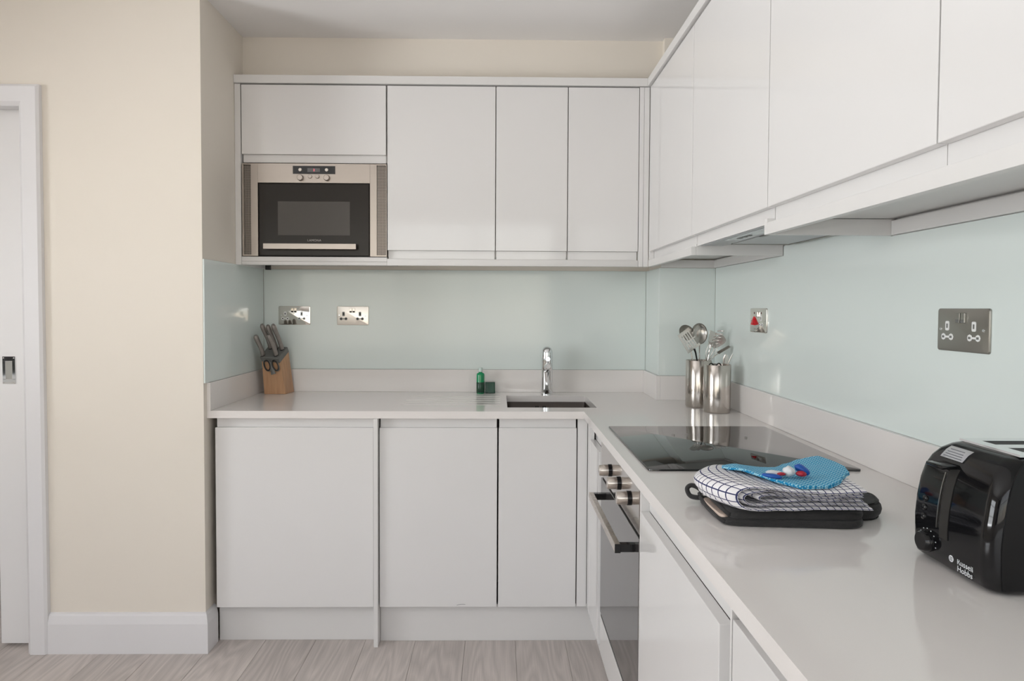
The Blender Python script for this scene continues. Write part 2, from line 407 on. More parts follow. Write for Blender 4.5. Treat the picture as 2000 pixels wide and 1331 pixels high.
# bedroom behind the pier wall
struct('wall_bedroom', [(-4.4, -4.3, -0.6, 2.3, 0, ZC), (-4.4, X0, -0.62, -0.50, 0, ZC), (-1.118, -1.05, 0.12, 2.3, 0, ZC),
                        (-4.4, -3.5, 2.2, 2.3, 0, ZC), (-2.1, -1.05, 2.2, 2.3, 0, ZC), (-3.5, -2.1, 2.2, 2.3, 0, 0.95), (-3.5, -2.1, 2.2, 2.3, 2.1, ZC)], M['wall_white'])

def window(name, axis, c, a0, a1, z0, z1, nv, nh):
    root = bpy.data.objects.new(name, None); COL.objects.link(root); root['kind'] = 'structure'
    def bx(u0, u1, w0, w1, d0, d1):
        return (c + d0, c + d1, u0, u1, w0, w1) if axis == 'x' else (u0, u1, c + d0, c + d1, w0, w1)
    f = 0.055
    boxes('window_frame', [bx(a0, a1, z0, z0 + f, -.04, .03), bx(a0, a1, z1 - f, z1, -.04, .03), bx(a0, a0 + f, z0 + f, z1 - f, -.04, .03), bx(a1 - f, a1, z0 + f, z1 - f, -.04, .03)], M['upvc'], root, 0.004)
    for k in range(1, nv):
        u = a0 + (a1 - a0) * k / nv
        boxes('glazing_bar', [bx(u - .016, u + .016, z0 + f, z1 - f, -.02, .015)], M['upvc'], root)
    for k in range(1, nh):
        z = z0 + (z1 - z0) * k / nh
        boxes('glazing_bar', [bx(a0 + f, a1 - f, z - .016, z + .016, -.021, .016)], M['upvc'], root)
    boxes('pane', [bx(a0 + f, a1 - f, z0 + f, z1 - f, -.003, .001)], M['pane'], root)
    return root
window('window_1', 'x', X0 - 0.06, WY0, WY1, WZ0, WZ1, 4, 3)
window('added_rear_window', 'y', Y0 - 0.06, RX0, RX1, RZ0, RZ1, 4, 2)  # unseen rear window, added to let in the ambient fill
window('added_bedroom_window', 'y', 2.25, -3.5, -2.1, 0.95, 2.1, 2, 2)  # unseen bedroom window, added for the fill lamp behind it

# skirting board on the pier: moulded profile swept round the corner
def skirting(name, path, prof, m):
    bm = bmesh.new(); rings = []
    for (px, py, nx, ny) in path:
        rings.append([bm.verts.new((px + nx * t, py + ny * t, z)) for t, z in prof])
    for A, B in zip(rings[:-1], rings[1:]):
        for k in range(len(prof)):
            bm.faces.new((A[k], A[(k + 1) % len(prof)], B[(k + 1) % len(prof)], B[k]))
    bm.faces.new(rings[0]); bm.faces.new(rings[-1][::-1])
    o = link(name, bm, m); o['kind'] = 'structure'; return o
prof = [(0, 0.0), (0.019, 0.0), (0.019, 0.112), (0.018, 0.116), (0.012, 0.141), (0.0085, 0.147), (0.003, 0.149), (0, 0.150)]
skirting('baseboard_pier', [(-1.6495, YP, 0, -1), (XP, YP, 0.80, -1), (XP, -0.545, 0.80, 0)], prof, M['trim'])
skirting('baseboard_left', [(-2.68, YP, 0, -1), (X0, YP, 1, -1), (X0, Y0, 1, 1), (XR, Y0, -1, 1), (XR, -2.9, -1, 0)], prof, M['trim'])

# architrave round the pocket door (trim_1): legs and head with chamfered edges
tr = bpy.data.objects.new('trim_1', None); COL.objects.link(tr); tr['kind'] = 'structure'
def architrave(name, pts_inner, pts_outer):
    """mitred moulding: cross-section runs from inner edge to outer edge"""
    sec = [(0.0, 0.0), (0.0, 0.012), (0.014, 0.023), (0.066, 0.023), (0.075, 0.016), (0.075, 0.0)]
    bm = bmesh.new(); rings = []
    for (pi, po) in zip(pts_inner, pts_outer):
        pi = Vector(pi); po = Vector(po)
        rings.append([bm.verts.new((pi.x + (po.x - pi.x) * u / 0.075, YP - t, pi.y + (po.y - pi.y) * u / 0.075)) for u, t in sec])
    for A, B in zip(rings[:-1], rings[1:]):
        n = len(sec)
        for k in range(n): bm.faces.new((A[k], A[(k + 1) % n], B[(k + 1) % n], B[k]))
    bm.faces.new(rings[0]); bm.faces.new(rings[-1][::-1])
    return link(name, bm, M['trim'], tr)
ix0, ix1, iz = -2.60, -1.7255, 2.022
architrave('architrave_leg', [(ix1, 0), (ix1, iz)], [(ix1 + .075, 0), (ix1 + .075, iz + .078)])
architrave('architrave_head', [(ix1, iz), (ix0, iz)], [(ix1 + .075, iz + .078), (ix0 - .075, iz + .078)])
architrave('architrave_leg', [(ix0, iz), (ix0, 0)], [(ix0 - .075, iz + .078), (ix0 - .075, 0)])
boxes('door_lining', [(-1.7255, -1.719, -0.6175, -0.5855, 0, 2.022), (-2.60, -1.7255, -0.6175, -0.5855, 2.022, 2.055)], M['trim'], tr)

# sliding pocket door (door_1) with flush pull
dr = bpy.data.objects.new('door_1', None); COL.objects.link(dr); dr['kind'] = 'structure'
box('door_panel', -1.864, -1.125, -0.580, -0.541, 0.012, 2.05, M['slide'], dr, 0.003)
def flush_pull(x0, x1, z0, z1, y):
    fr = bmesh.new(); b = 0.0115
    for t in ((x0, x1, z0, z0 + b * 1.5), (x0, x1, z1 - b * 1.5, z1), (x0, x0 + b, z0 + b * 1.5, z1 - b * 1.5), (x1 - b, x1, z0 + b * 1.5, z1 - b * 1.5)):
        addbox(fr, t[0], t[1], y - 0.003, y - 0.0003, t[2], t[3], bev=0.0006, seg=1)
    o = link('handle', fr, M['chrome'], dr)
    o['label'] = 'chrome flush pull handle'
    bm = bmesh.new(); addbox(bm, x0 + b, x1 - b, y - 0.0016, y - 0.0008, z0 + b * 1.5, z1 - b * 1.5); link('handle_recess', bm, M['satin_steel'], o, world=False)
    for xx in (x0 + .005, x1 - .005):
        for zz in (z0 + .006, z1 - .006):
            bm = bmesh.new(); addlathe(bm, [(0, .0012), (.0022, .0009), (.0026, 0)], seg=12); xform(bm, Matrix.Translation((xx, y - .003, zz)) @ Matrix.Rotation(PI / 2, 4, 'X')); link('screw', bm, M['chrome'], o, world=False, smooth=True)
flush_pull(-1.838, -1.790, 1.003, 1.106, -0.580)

# a bed seen through the gap beside the door
bed = thing('bed', 'grey upholstered bed with white bedding behind the sliding door', 'bed', (-2.9, 1.2, 0))
box('bed_base', -3.55, -2.25, 0.42, 2.1, 0.10, 0.36, M['bed'], bed, 0.02)
box('mattress', -3.53, -2.27, 0.44, 2.1, 0.361, 0.60, M['bedding'], bed, 0.05, 4)
for lx in (-3.5, -2.33):
    for ly in (0.50, 2.0):
        box('leg', lx, lx + 0.05, ly, ly + 0.05, 0.0, 0.099, M['dark'], bed)

# ------------------------------------------------------------------ worktop: one L-shaped slab with sink cut-out and drainer grooves
def cell_slab(name, xs, ys, inside, height, zb, m, parent=None):
    bm = bmesh.new(); V = {}
    def v(x, y, z):
        k = (round(x, 6), round(y, 6), round(z, 6))
        if k not in V: V[k] = bm.verts.new(k)
        return V[k]
    nx, ny = len(xs) - 1, len(ys) - 1
    H = [[height((xs[i] + xs[i + 1]) / 2, (ys[j] + ys[j + 1]) / 2) if inside((xs[i] + xs[i + 1]) / 2, (ys[j] + ys[j + 1]) / 2) else None for j in range(ny)] for i in range(nx)]
    for i in range(nx):
        for j in range(ny):
            h = H[i][j]
            if h is None: continue
            x0, x1, y0, y1 = xs[i], xs[i + 1], ys[j], ys[j + 1]
            bm.faces.new((v(x0, y0, h), v(x1, y0, h), v(x1, y1, h), v(x0, y1, h)))
            bm.faces.new((v(x0, y0, zb), v(x0, y1, zb), v(x1, y1, zb), v(x1, y0, zb)))
            for di, dj, p, q in ((-1, 0, (x0, y1), (x0, y0)), (1, 0, (x1, y0), (x1, y1)), (0, -1, (x0, y0), (x1, y0)), (0, 1, (x1, y1), (x0, y1))):
                a, b = i + di, j + dj
                nb = H[a][b] if 0 <= a < nx and 0 <= b < ny else None
                lo = zb if nb is None else nb
                if lo < h - 1e-6:
                    bm.faces.new((v(p[0], p[1], lo), v(q[0], q[1], lo), v(q[0], q[1], h), v(p[0], p[1], h)))

    return bm
def worktop():
    gy = [-0.165, -0.228, -0.292, -0.355, -0.425]
    xs = [XP, -0.37, 0.03, 0.057, 0.3472, 0.41, 0.702, XR]
    ys = sorted([-2.85, -0.5911, -0.490, -0.135, -0.254, 0.006] + [g - .006 for g in gy] + [g + .006 for g in gy])
    def inside(x, y):
        if y < -0.5911 and x < 0.3472: return False
        if x > 0.702 and y > -0.254: return False
        if 0.057 < x < 0.41 and -0.49 < y < -0.135: return False
        return True
    def height(x, y):
        if -0.37 < x < 0.03 and any(abs(y - g) < 0.006 for g in gy): return WT - 0.0014
        return WT
    bm = cell_slab('worktop', xs, ys, inside, height, WB, None)
    wt = thing('worktop', 'L-shaped pale quartz worktop with upstands and drainer grooves', 'worktop', (0.3, -0.3, WB))
    link('worktop_slab', bm, M['quartz'], wt)
    Z = WT + 0.0002
    b = 0.0008
    box('upstand', XP + .014, 0.697, -0.0135, 0.0055, Z, 1.0085, M['quartz'], wt, b)
    box('upstand', XP, XP + .0135, -0.592, 0.0055, Z, 1.0105, M['quartz'], wt, b)
    box('upstand', 0.697, 0.7145, -0.268, 0.0055, Z, 1.0085, M['quartz'], wt, b)
    box('upstand', 0.7147, 0.9365, -0.268, -0.2495, Z, 1.0085, M['quartz'], wt, b)
    box('upstand', 0.937, 0.9555, -2.85, -0.250, Z, 1.0085, M['quartz'], wt, b)
worktop()

# splashback glass sheets
def sheet(lbl, *b):
    o = box('splashback', *b, M['glass'], None, 0.0006, 1)
    tag(o, lbl, 'splashback', 'glass splashback sheets')
sheet('wide pale green glass splashback behind the sink, carrying two sockets', -1.0665, 0.7085, 0.0, 0.0055, 1.009, 1.470)
sheet('short pale green glass splashback on the pier side beside the knife block', XP, -1.0675, -0.617, -0.0005, 1.011, 1.4725)
sheet('very narrow glass splashback on the left face of the corner boxing', 0.709, 0.7145, -0.2485, -0.0005, 1.009, 1.470)
sheet('narrow glass splashback on the front of the corner boxing behind the utensil pots', 0.709, 0.9495, -0.255, -0.2492, 1.009, 1.470)
pg = [(-0.2555, 1.009), (-0.2555, 1.470), (-0.9265, 1.470), (-0.9265, 1.502), (-1.5150, 1.502), (-1.5150, 1.470), (-2.85, 1.470), (-2.85, 1.009)]
bm = bmesh.new()
va = [bm.verts.new((0.950, a, b)) for a, b in pg]; vb = [bm.verts.new((0.9555, a, b)) for a, b in pg]
bm.faces.new(va); bm.faces.new(vb[::-1])
for k in range(8): bm.faces.new((va[k], va[(k + 1) % 8], vb[(k + 1) % 8], vb[k]))
tag(link('splashback', bm, M['glass']), 'long pale glass splashback on the right wall above the hob and toaster', 'splashback', 'glass splashback sheets')

# undermount sink
def sink():
    t = thing('sink', 'square undermounted steel sink bowl set in the worktop', 'sink', (0.233, -0.31, WB))
    x0, x1, y0, y1, zt, zb = 0.054, 0.413, -0.493, -0.132, WB - 0.0005, 0.70
    bm = bmesh.new()
    def ring(x0, x1, y0, y1, z, r, n=6):
        vs = []
        for cx, cy, a0 in ((x1 - r, y1 - r, 0), (x0 + r, y1 - r, PI / 2), (x0 + r, y0 + r, PI), (x1 - r, y0 + r, 1.5 * PI)):
            for k in range(n): 
                a = a0 + PI / 2 * k / (n - 1); vs.append(bm.verts.new((cx + r * math.cos(a), cy + r * math.sin(a), z)))
        return vs
    R = [ring(x0 - .012, x1 + .012, y0 - .012, y1 + .012, zt, .03), ring(x0, x1, y0, y1, zt, .022), ring(x0 + .003, x1 - .003, y0 + .003, y1 - .003, zb + .02, .022), ring(x0 + .02, x1 - .02, y0 + .02, y1 - .02, zb, .02)]
    for A, B in zip(R[:-1], R[1:]):
        for k in range(len(A)): bm.faces.new((A[k], A[(k + 1) % len(A)], B[(k + 1) % len(A)], B[k]))
    bm.faces.new(R[-1])
    link('bowl', bm, M['sinksteel'], t, smooth=True, angle=40)
    for dx in (-0.027, 0.005):
        for e in (0, .009):
            bm = bmesh.new(); addbox(bm, 0.215 + dx + e, 0.220 + dx + e, -0.1362, -0.1352, 0.836, 0.858, 0.0003, 1); link('overflow_slot', bm, M['dark'], t)
    bm = bmesh.new(); addlathe(bm, [(0, .004), (.03, .003), (.04, .0015), (.042, 0)], (0.233, -0.31, zb)); link('drain', bm, M['chrome'], t, smooth=True)
sink()

# ------------------------------------------------------------------ cabinets
def carcass(name, x0, x1, y0, y1, z0, z1, parent, open_='', t=0.016, m=None):
    L = []
    if 'b' not in open_: L.append((x0, x1, y0, y1, z0, z0 + t))
    if 't' not in open_: L.append((x0, x1, y0, y1, z1 - t, z1))
    za, zb = z0 + t * ('b' not in open_), z1 - t * ('t' not in open_)
    if 'l' not in open_: L.append((x0, x0 + t, y0, y1, za, zb))
    if 'r' not in open_: L.append((x1 - t, x1, y0, y1, za, zb))
    xa, xb = x0 + t * ('l' not in open_), x1 - t * ('r' not in open_)
    if 'k' not in open_: L.append((xa, xb, y1 - t, y1, za, zb))   # back (+y)
    if 'f' not in open_: L.append((xa, xb, y0, y0 + t, za, zb))   # front (-y)
    return boxes(name, L, m or M['cab'], parent)
DT, RT = 0.019, 0.020            # door thickness, set-back of the finger rail
BV = 0.0011
RZ = 0.872                       # top of base doors
def base_back(label, x0, x1, cx0, cx1, ctop=''):
    t = thing('base_cabinet', label, 'cabinet', ((x0 + x1) / 2, -0.3, 0.15), 'base cabinets along the back wall')
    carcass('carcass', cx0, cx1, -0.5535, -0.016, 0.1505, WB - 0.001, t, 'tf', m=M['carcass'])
    d = box('door', x0, x1, YB, YB + DT, 0.1475, 0.838, M['door'], t, BV)
    box('finger_rail', x0 + .002, x1 - .002, YB + 0.0135, YB + DT, 0.8382, RZ, M['door'], t, 0.0006)
    return t
base_back('wide appliance-width white base cabinet at the left end beside the pier', -1.0505, -0.4535, -1.0505, -0.4535)
base_back('middle white base cabinet with a scuffed door, right of the floor-length post', -0.4300, 0.0178, -0.4300, 0.0178)
base_back('narrow white base cabinet under the sink beside the corner', 0.0235, 0.3210, 0.0235, 0.92)
# scuff and dot on the doors
cabs = [o for o in bpy.data.objects if o.name.startswith('base_cabinet')]
bm = bmesh.new(); addtube(bm, [(-0.135 + .0055 * k, YB - .0002, 0.158 - .00035 * (k - 4) ** 2 * .6) for k in range(7)], .0008, seg=5)
o = link('scuff_mark', bm, M['print'], cabs[1]); 
o = box('end_panel', -0.4495, -0.4335, -0.594, -0.02, 0.0, WB - 0.001, M['cab'], None, BV)
tag(o, 'thin white floor-length end panel between the first two base doors', 'panel')
o = box('filler_panel', 0.3250, 0.3625, YB + .002, YB + 0.016, 0.1475, WB - 0.001, M['door'], None, 0.0006)
tag(o, 'narrow white corner filler strip beside the narrow sink cabinet door', 'filler panel')
o = box('plinth', -1.058, -0.4505, -0.533, -0.517, 0.0, 0.1450, M['cab'], None, BV)
tag(o, 'white plinth board on the floor under the leftmost base cabinet', 'plinth', 'plinth boards')
o = box('plinth', -0.4325, 0.4070, -0.5425, -0.526, 0.0, 0.1450, M['cab'], None, BV)
tag(o, 'white plinth board on the floor under the sink cabinets', 'plinth', 'plinth boards')
o = box('plinth', 0.4080, 0.4240, -2.80, -0.5430, 0.0, 0.1450, M['cab'], None, BV)
tag(o, 'long white plinth board on the floor under the oven run', 'plinth', 'plinth boards')

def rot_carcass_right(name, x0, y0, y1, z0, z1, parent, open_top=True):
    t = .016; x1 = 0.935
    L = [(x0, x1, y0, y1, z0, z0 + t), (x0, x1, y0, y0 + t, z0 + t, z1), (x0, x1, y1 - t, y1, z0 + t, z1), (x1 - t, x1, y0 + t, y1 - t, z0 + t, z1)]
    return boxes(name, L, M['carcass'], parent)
def base_right(label, ya, yb, da, db, ztop, reca, recb):
    """ya>yb depth span of the unit, da>db the door; reca..recb the set-back band"""
    t = thing('base_cabinet', label, 'cabinet', (0.6, (ya + yb) / 2, 0.15), 'base cabinets along the right wall')
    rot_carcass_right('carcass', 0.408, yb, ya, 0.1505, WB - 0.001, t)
    box('door', XB, XB + DT + .003, db, da, 0.1475, ztop, M['door'], t, BV)
    lst = [(XB + .0225, XB + .0295, recb, reca, ztop + .0005, WB - .0015)]
    if recb < db - .01: lst.append((XB + .0225, XB + .0295, recb, db - .0005, 0.1475, ztop + .0005))
    boxes('finger_rail', lst, M['door'], t)
    return t
base_right('narrow white corner base cabinet beside the oven, facing left', -0.615, -0.9, -0.640, -0.858, 0.808, -0.60, -0.902)
base_right('white base cabinet facing left, right after the oven', -1.5065, -2.115, -1.507, -2.073, 0.808, -1.5065, -2.1150)
o = box('end_panel', XB + .0015, 0.935, -1.5060, -1.4945, 0.1475, WB - .001, M['cab'], None, 0.0006)
tag(o, 'thin white panel edge between the oven and the base door after it', 'panel')
t = thing('base_cabinet', 'nearest white base cabinet, its door reaching up to the worktop', 'cabinet', (0.6, -2.45, 0.15), 'base cabinets along the right wall')
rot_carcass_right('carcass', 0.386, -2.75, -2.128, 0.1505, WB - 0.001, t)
box('door', XB, XB + DT, -2.75, -2.1300, 0.1475, 0.8430, M['door'], t, BV)
box('finger_rail', XB + .0195, XB + .0222, -2.75, -2.1420, 0.8300, WB - .0020, M['door'], t)
o = box('end_panel', XB + .001, 0.935, -2.1232, -2.1165, 0.1475, WB - .001, M['cab'], None, 0.0006)
tag(o, 'thin white panel edge between the two right base doors', 'panel')
o = box('filler_panel', XB, XB + .016, -0.638, -0.5770, 0.1475, WB - .001, M['door'], None, 0.0006)
tag(o, 'slim white corner strip facing left beside the narrow corner door', 'filler panel')
o = box('filler_panel', XB + .001, XB + .016, -1.4900, -0.9045, 0.1475, 0.268, M['door'], None, BV)
tag(o, 'white panel strip beneath the oven door', 'filler panel')
o = box('end_panel', XB + .001, 0.935, -2.775, -2.757, 0.0, WB - .001, M['cab'], None, BV)
tag(o, 'white end panel closing the near end of the oven run', 'panel')

# wall cabinets, back run
PZ0, PZ1, DB, DTOP = 1.471, 1.4985, 1.5345, 2.2135
CB = 1.5095                      # underside of the wall carcasses
def wall_back(label, x0, x1, z0=DB, band=True):
    t = thing('wall_cabinet', label, 'cabinet', ((x0 + x1) / 2, -0.15, z0), 'wall cabinets along the back wall')
    carcass('carcass', x0 - .0012, x1 + .0012, YU + 0.022, -0.002, CB if z0 < 1.6 else 1.900, 2.2165, t, 'f')
    box('door', x0, x1, YU, YU + DT, z0, DTOP, M['door'], t, BV)
    if band: box('finger_rail', x0 + .002, x1 - .002, YU + .0145, YU + DT, (PZ1 + .001) if z0 < 1.6 else 1.8965, z0 - .0003, M['door'], t, 0.0006)
    return t
wall_back('low wide white lift-up wall cabinet above the microwave', -1.0445, -0.4490, 1.929)
wall_back('widest full-height white wall cabinet, right of the microwave', -0.4430, 0.0050)
wall_back('full-height narrow white wall cabinet, second from the corner on the back wall', 0.0085, 0.3055)
wall_back('full-height narrow white wall cabinet next to the corner on the back wall', 0.3090, 0.6030)
o = box('side_panel', XP + .0008, -1.0485, YU, -0.002, PZ0, 2.2165, M['cab'], None, BV)
tag(o, 'white side panel at the left end of the wall cabinets', 'panel')
o = box('corner_post', 0.6055, 0.6240, YU + .001, YU + .018, PZ0, 2.2165, M['door'], None, 0.0006)
tag(o, 'left of the two slim white corner posts between the wall cabinet runs', 'corner post')
o = box('corner_post', 0.6250, 0.6470, YU + .001, YU + .018, PZ0, 2.2165, M['door'], None, 0.0006)
tag(o, 'right of the two slim white corner posts between the wall cabinet runs', 'corner post')
o = boxes('shelf_panel', [(-1.0480, -0.4455, YU + 0.001, -0.002, 1.4868, 1.5050)], M['cab'], None, 0.0006)
tag(o, 'white shelf panel the microwave stands on', 'shelf')
# pelmets
o = box('pelmet', -1.0475, 0.6045, YU, YU + .016, PZ0, 1.4862, M['cab'], None, BV)
o2 = None
bm = bmesh.new()
bpy.data.objects.remove(o)
addbox(bm, -1.0475, -0.4450, YU, YU + .0165, PZ0, 1.4863, BV)
addbox(bm, -0.4450, 0.6045, YU, YU + .0165, PZ0, PZ1, BV)
o = link('pelmet', bm, M['cab'], None, smooth=True, angle=50)
tag(o, 'white pelmet board along the bottom of the back wall cabinets', 'pelmet', 'pelmets under the wall cabinets')
o = boxes('pelmet', [(XU, XU + .0165, -0.925, YU - 0.001, PZ0, PZ1), (XU + .0170, 0.9490, -0.925, -0.909, PZ0, 1.5085)], M['cab'], None, 0.0006)
tag(o, 'short white pelmet under the corner end of the right wall cabinets', 'pelmet', 'pelmets under the wall cabinets')
o = boxes('pelmet', [(XU, XU + .0165, -2.75, -1.5325, PZ0, PZ1), (XU + .0, 0.9490, -1.5320, -1.516, PZ0, 1.5085)], M['cab'], None, 0.0006)
tag(o, 'long white pelmet under the near right wall cabinets', 'pelmet', 'pelmets under the wall cabinets')
for lbl, b in (('white batten above the glass of the corner boxing', (0.7155, 0.9550, -0.2615, -0.2495, 1.4712, 1.5045)),
               ('short white batten on the right wall under the corner cabinet', (0.9400, 0.9555, -0.9080, -0.2620, 1.4712, 1.5045)),
               ('long white batten on the right wall under the near wall cabinets', (0.9400, 0.9555, -2.75, -1.5330, 1.4712, 1.5045))):
    o = box('batten', *b, M['cab'], None, 0.0008); tag(o, lbl, 'batten', 'battens above the splashback')
# cornices
o = box('cornice', XP + .0008, 0.6355, YU - .0085, YU + .045, 2.2185, 2.2512, M['cab'], None, BV)
tag(o, 'white cornice board along the top of the back wall cabinets', 'cornice', 'cornices over the wall cabinets')
o = box('cornice', 0.6360, 0.6900, -2.76, YU - .0085 + .053, 2.2185, 2.2512, M['cab'], None, BV)
tag(o, 'white cornice board along the top of the right wall cabinets', 'cornice', 'cornices over the wall cabinets')
o = box('top_board', 0.6480, 0.6640, -2.70, -0.60, 2.2516, 2.2640, M['browngap'], None, 0.0006)
tag(o, 'thin brown board edge lying on the right cornice', 'board')

# wall cabinets, right run
def wall_right(label, ya, yb, da, db, band=(None, None), bottom=CB, hood=False):
    t = thing('wall_cabinet', label, 'cabinet', (0.8, (ya + yb) / 2, DB), 'wall cabinets along the right wall')
    x0, x1, tk = XU + .0225, 0.954, .016
    zb = 1.62 if hood else bottom
    boxes('carcass', [(x0, x1, yb, ya, zb, zb + tk), (x0, x1, yb, ya, 2.2165 - tk, 2.2165), (x0, x1, ya - tk, ya, zb + tk, 2.2165 - tk), (x0, x1, yb, yb + tk, zb + tk, 2.2165 - tk), (x1 - tk, x1, yb + tk, ya - tk, zb + tk, 2.2165 - tk)], M['cab'], t)
    if hood:
        [boxes('side_cheek', [b_], M['cab'], t) for b_ in ((x0, x1, ya - tk, ya, 1.513, zb), (x0, x1, yb, yb + tk, 1.513, zb))]
    box('door', XU, XU + DT, db, da, DB, DTOP, M['door'], t, BV)
    b0, b1 = band
    box('finger_rail', XU + .0195, XU + .0223, b1, b0, (1.5005 if hood else PZ1 - .002), DB + .02, M['door'], t)
    return t
wall_right('corner wall cabinet on the right wall, narrowest door seen edge on', -0.262, -0.926, YU - .021, -0.924, (-0.33, -0.924))
wall_right('white wall cabinet on the right wall that houses the cooker hood', -0.9275, -1.5310, -0.9285, -1.5290, (-0.9285, -1.529), hood=True)
wall_right('white wall cabinet on the right wall, just past the cooker hood', -1.5325, -2.1290, -1.5335, -2.1265, (-1.5335, -2.1225))
wall_right('nearest white wall cabinet, cut by the right edge of the view', -2.1305, -2.75, -2.1300, -2.7490, (-2.1240, -2.749))
# slim upright edges seen between doors on the right run
o = box('corner_post', XU + .001, XU + .019, YU - .0200, YU - .0005, PZ1 + .0005, 2.2165, M['door'], None, 0.0006)
tag(o, 'slim white upright strip facing left at the inner corner of the wall cabinets', 'corner post')
o = box('under_cabinet_bracket', -1.0330, -1.0130, -0.075, -0.055, 1.464, 1.4862, M['dark'], None, 0.001)
tag(o, 'tiny dark bracket under the microwave shelf', 'bracket')
def puck(lbl, loc, r=0.03):
    t = thing('cabinet_light', lbl, 'light', loc, 'unlit lights under the wall cabinets')
    bm = bmesh.new(); addlathe(bm, [(0, 0), (r, 0), (r, -.005), (r * .8, -.008), (0, -.008)], loc, seg=28); link('light_body', bm, M['whiteplastic'], t, smooth=True, angle=40)
    bm = bmesh.new(); addlathe(bm, [(0, -.0082), (r * .7, -.0082), (r * .66, -.0095), (0, -.0098)], loc, seg=28); link('lens', bm, M['hoodlens'], t, smooth=True, angle=40)
puck('unlit puck light under the shelf below the microwave', (-0.985, -0.20, 1.4866))
puck('unlit puck light under the cabinet beyond the cooker hood', (0.72, -1.66, CB - .0002))

# ------------------------------------------------------------------ cooker hood
def hood():
    t = thing('cooker_hood', 'grey integrated cooker hood under the right wall cabinet', 'cooker hood', (0.8, -1.23, 1.5))
    box('hood_body', 0.672, 0.936, -1.510, -0.950, 1.5035, 1.612, M['hood'], t, 0.001)
    box('visor', 0.672, 0.742, -1.5085, -0.9515, 1.4985, 1.5033, M['hood'], t, 0.0008)
    ll = box('light_panel', 0.684, 0.722, -1.4900, -1.145, 1.4970, 1.4984, M['hoodlens'], t, 0.0006)
    ll['label'] = 'pale light lens strip'
    for y in (-1.205, -1.24, -1.275):
        box('control_button', 0.699, 0.709, y - .011, y + .011, 1.4952, 1.4969, M['greyplastic'], t, 0.0006)
    box('grease_filter', 0.750, 0.925, -1.500, -1.018, 1.4990, 1.5033, M['hood'], t, 0.0006)
    boxes('filter_rim', [(0.748, 0.928, -1.018, -1.012, 1.4970, 1.5033), (0.926, 0.932, -1.500, -1.012, 1.4970, 1.5033)], M['satin_steel'], t)
    box('filter_catch', 0.745, 0.756, -1.30, -1.24, 1.4965, 1.4989, M['greyplastic'], t, 0.0004)
hood()

# ------------------------------------------------------------------ hob
def hob():
    t = thing('hob', 'black glass hob set on the worktop in front of the steel pots', 'hob', (0.64, -1.21, WT))
    bm = bmesh.new(); x0, x1, y0, y1 = 0.383, 0.900, -1.5034, -0.922
    addbox(bm, x0, x1, y0, y1, WT + .0003, WT + .0052)
    es = [e for e in bm.edges if abs(e.verts[0].co.z - e.verts[1].co.z) > .001]
    bmesh.ops.bevel(bm, geom=es, offset=.008, segments=4, profile=.5, affect='EDGES')
    es = [e for e in bm.edges if e.verts[0].co.z > WT + .005 and e.verts[1].co.z > WT + .005]
    bmesh.ops.bevel(bm, geom=es, offset=.0012, segments=2, profile=.5, affect='EDGES')
    link('hob_glass', bm, M['blackglass'], t, smooth=True, angle=30)
    z = WT + .0053
    for cx, cy, r in ((0.56, -1.06, .0045), (0.60, -1.06, .0045), (0.77, -1.10, .004)):
        bm = bmesh.new(); addtube(bm, [(cx + r * math.cos(a), cy + r * math.sin(a), z) for a in [2 * PI * k / 20 for k in range(20)]], .00035, seg=4, closed=True)
        link('touch_mark', bm, M['greyprint'], t)
hob()

# ------------------------------------------------------------------ oven (front faces -x)
def oven():
    t = thing('oven', 'built-in steel and dark glass oven under the hob', 'oven', (0.6, -1.2, 0.28))
    ya, yb = -0.9045, -1.4925
    box('oven_body', XB + .022, 0.92, yb + .01, ya - .01, 0.285, 0.870, M['greyplastic'], t)
    box('control_panel', XB, XB + .02, yb, ya, 0.7460, 0.8690, M['ovensteel'], t, 0.001)
    box('door_gap', XB + .006, XB + .0215, yb + .002, ya - .002, 0.7360, 0.7458, M['dark'], t)
    d = box('oven_door', XB, XB + .02, yb, ya, 0.2840, 0.7355, M['ovenglass'], t, 0.0012)
    box('door_base_trim', XB + .003, XB + .02, yb, ya, 0.2700, 0.2835, M['dark'], t)
    for y in (-1.072, -1.220, -1.367):
        k = bmesh.new()
        addlathe(k, [(0.0, .033), (.0145, .033), (.0165, .030), (.0172, .008), (.0172, .006)], seg=36)
        xform(k, Matrix.Translation((XB, y, 0.800)) @ Matrix.Rotation(-PI / 2, 4, 'Y'))
        ko = link('knob', k, M['steel'], t, smooth=True, angle=35)
        k = bmesh.new(); addlathe(k, [(.0172, .0062), (.0188, .0055), (.0188, .0), (0, 0)], seg=36)
        xform(k, Matrix.Translation((XB - .0002, y, 0.800)) @ Matrix.Rotation(-PI / 2, 4, 'Y') @ Matrix.Translation(-Vector((0, 0, 0))))
        bmesh.ops.translate(k, verts=k.verts, vec=-wloc(t)); link('knob_collar', k, M['blk'], ko, world=False, smooth=True, angle=35)
    h = box('handle', 0.3120, 0.3260, -1.4520, -0.9850, 0.6870, 0.7085, M['steel'], t, 0.0012)
    h['label'] = 'square brushed steel bar handle'
    for y0, y1 in ((-1.4520, -1.4330), (-1.0040, -0.9850)):
        bm = bmesh.new(); addbox(bm, 0.3262, XB - .0002, y0, y1, 0.6880, 0.7075, .0008); bmesh.ops.translate(bm, verts=bm.verts, vec=-wloc(t)); link('handle_arm', bm, M['blk'], h, world=False)
    # black end cap of the bar
    bm = bmesh.new(); addbox(bm, 0.3118, 0.3262, -1.4545, -1.4522, 0.6868, 0.7087); bmesh.ops.translate(bm, verts=bm.verts, vec=-wloc(t)); link('end_cap', bm, M['blk'], h, world=False)
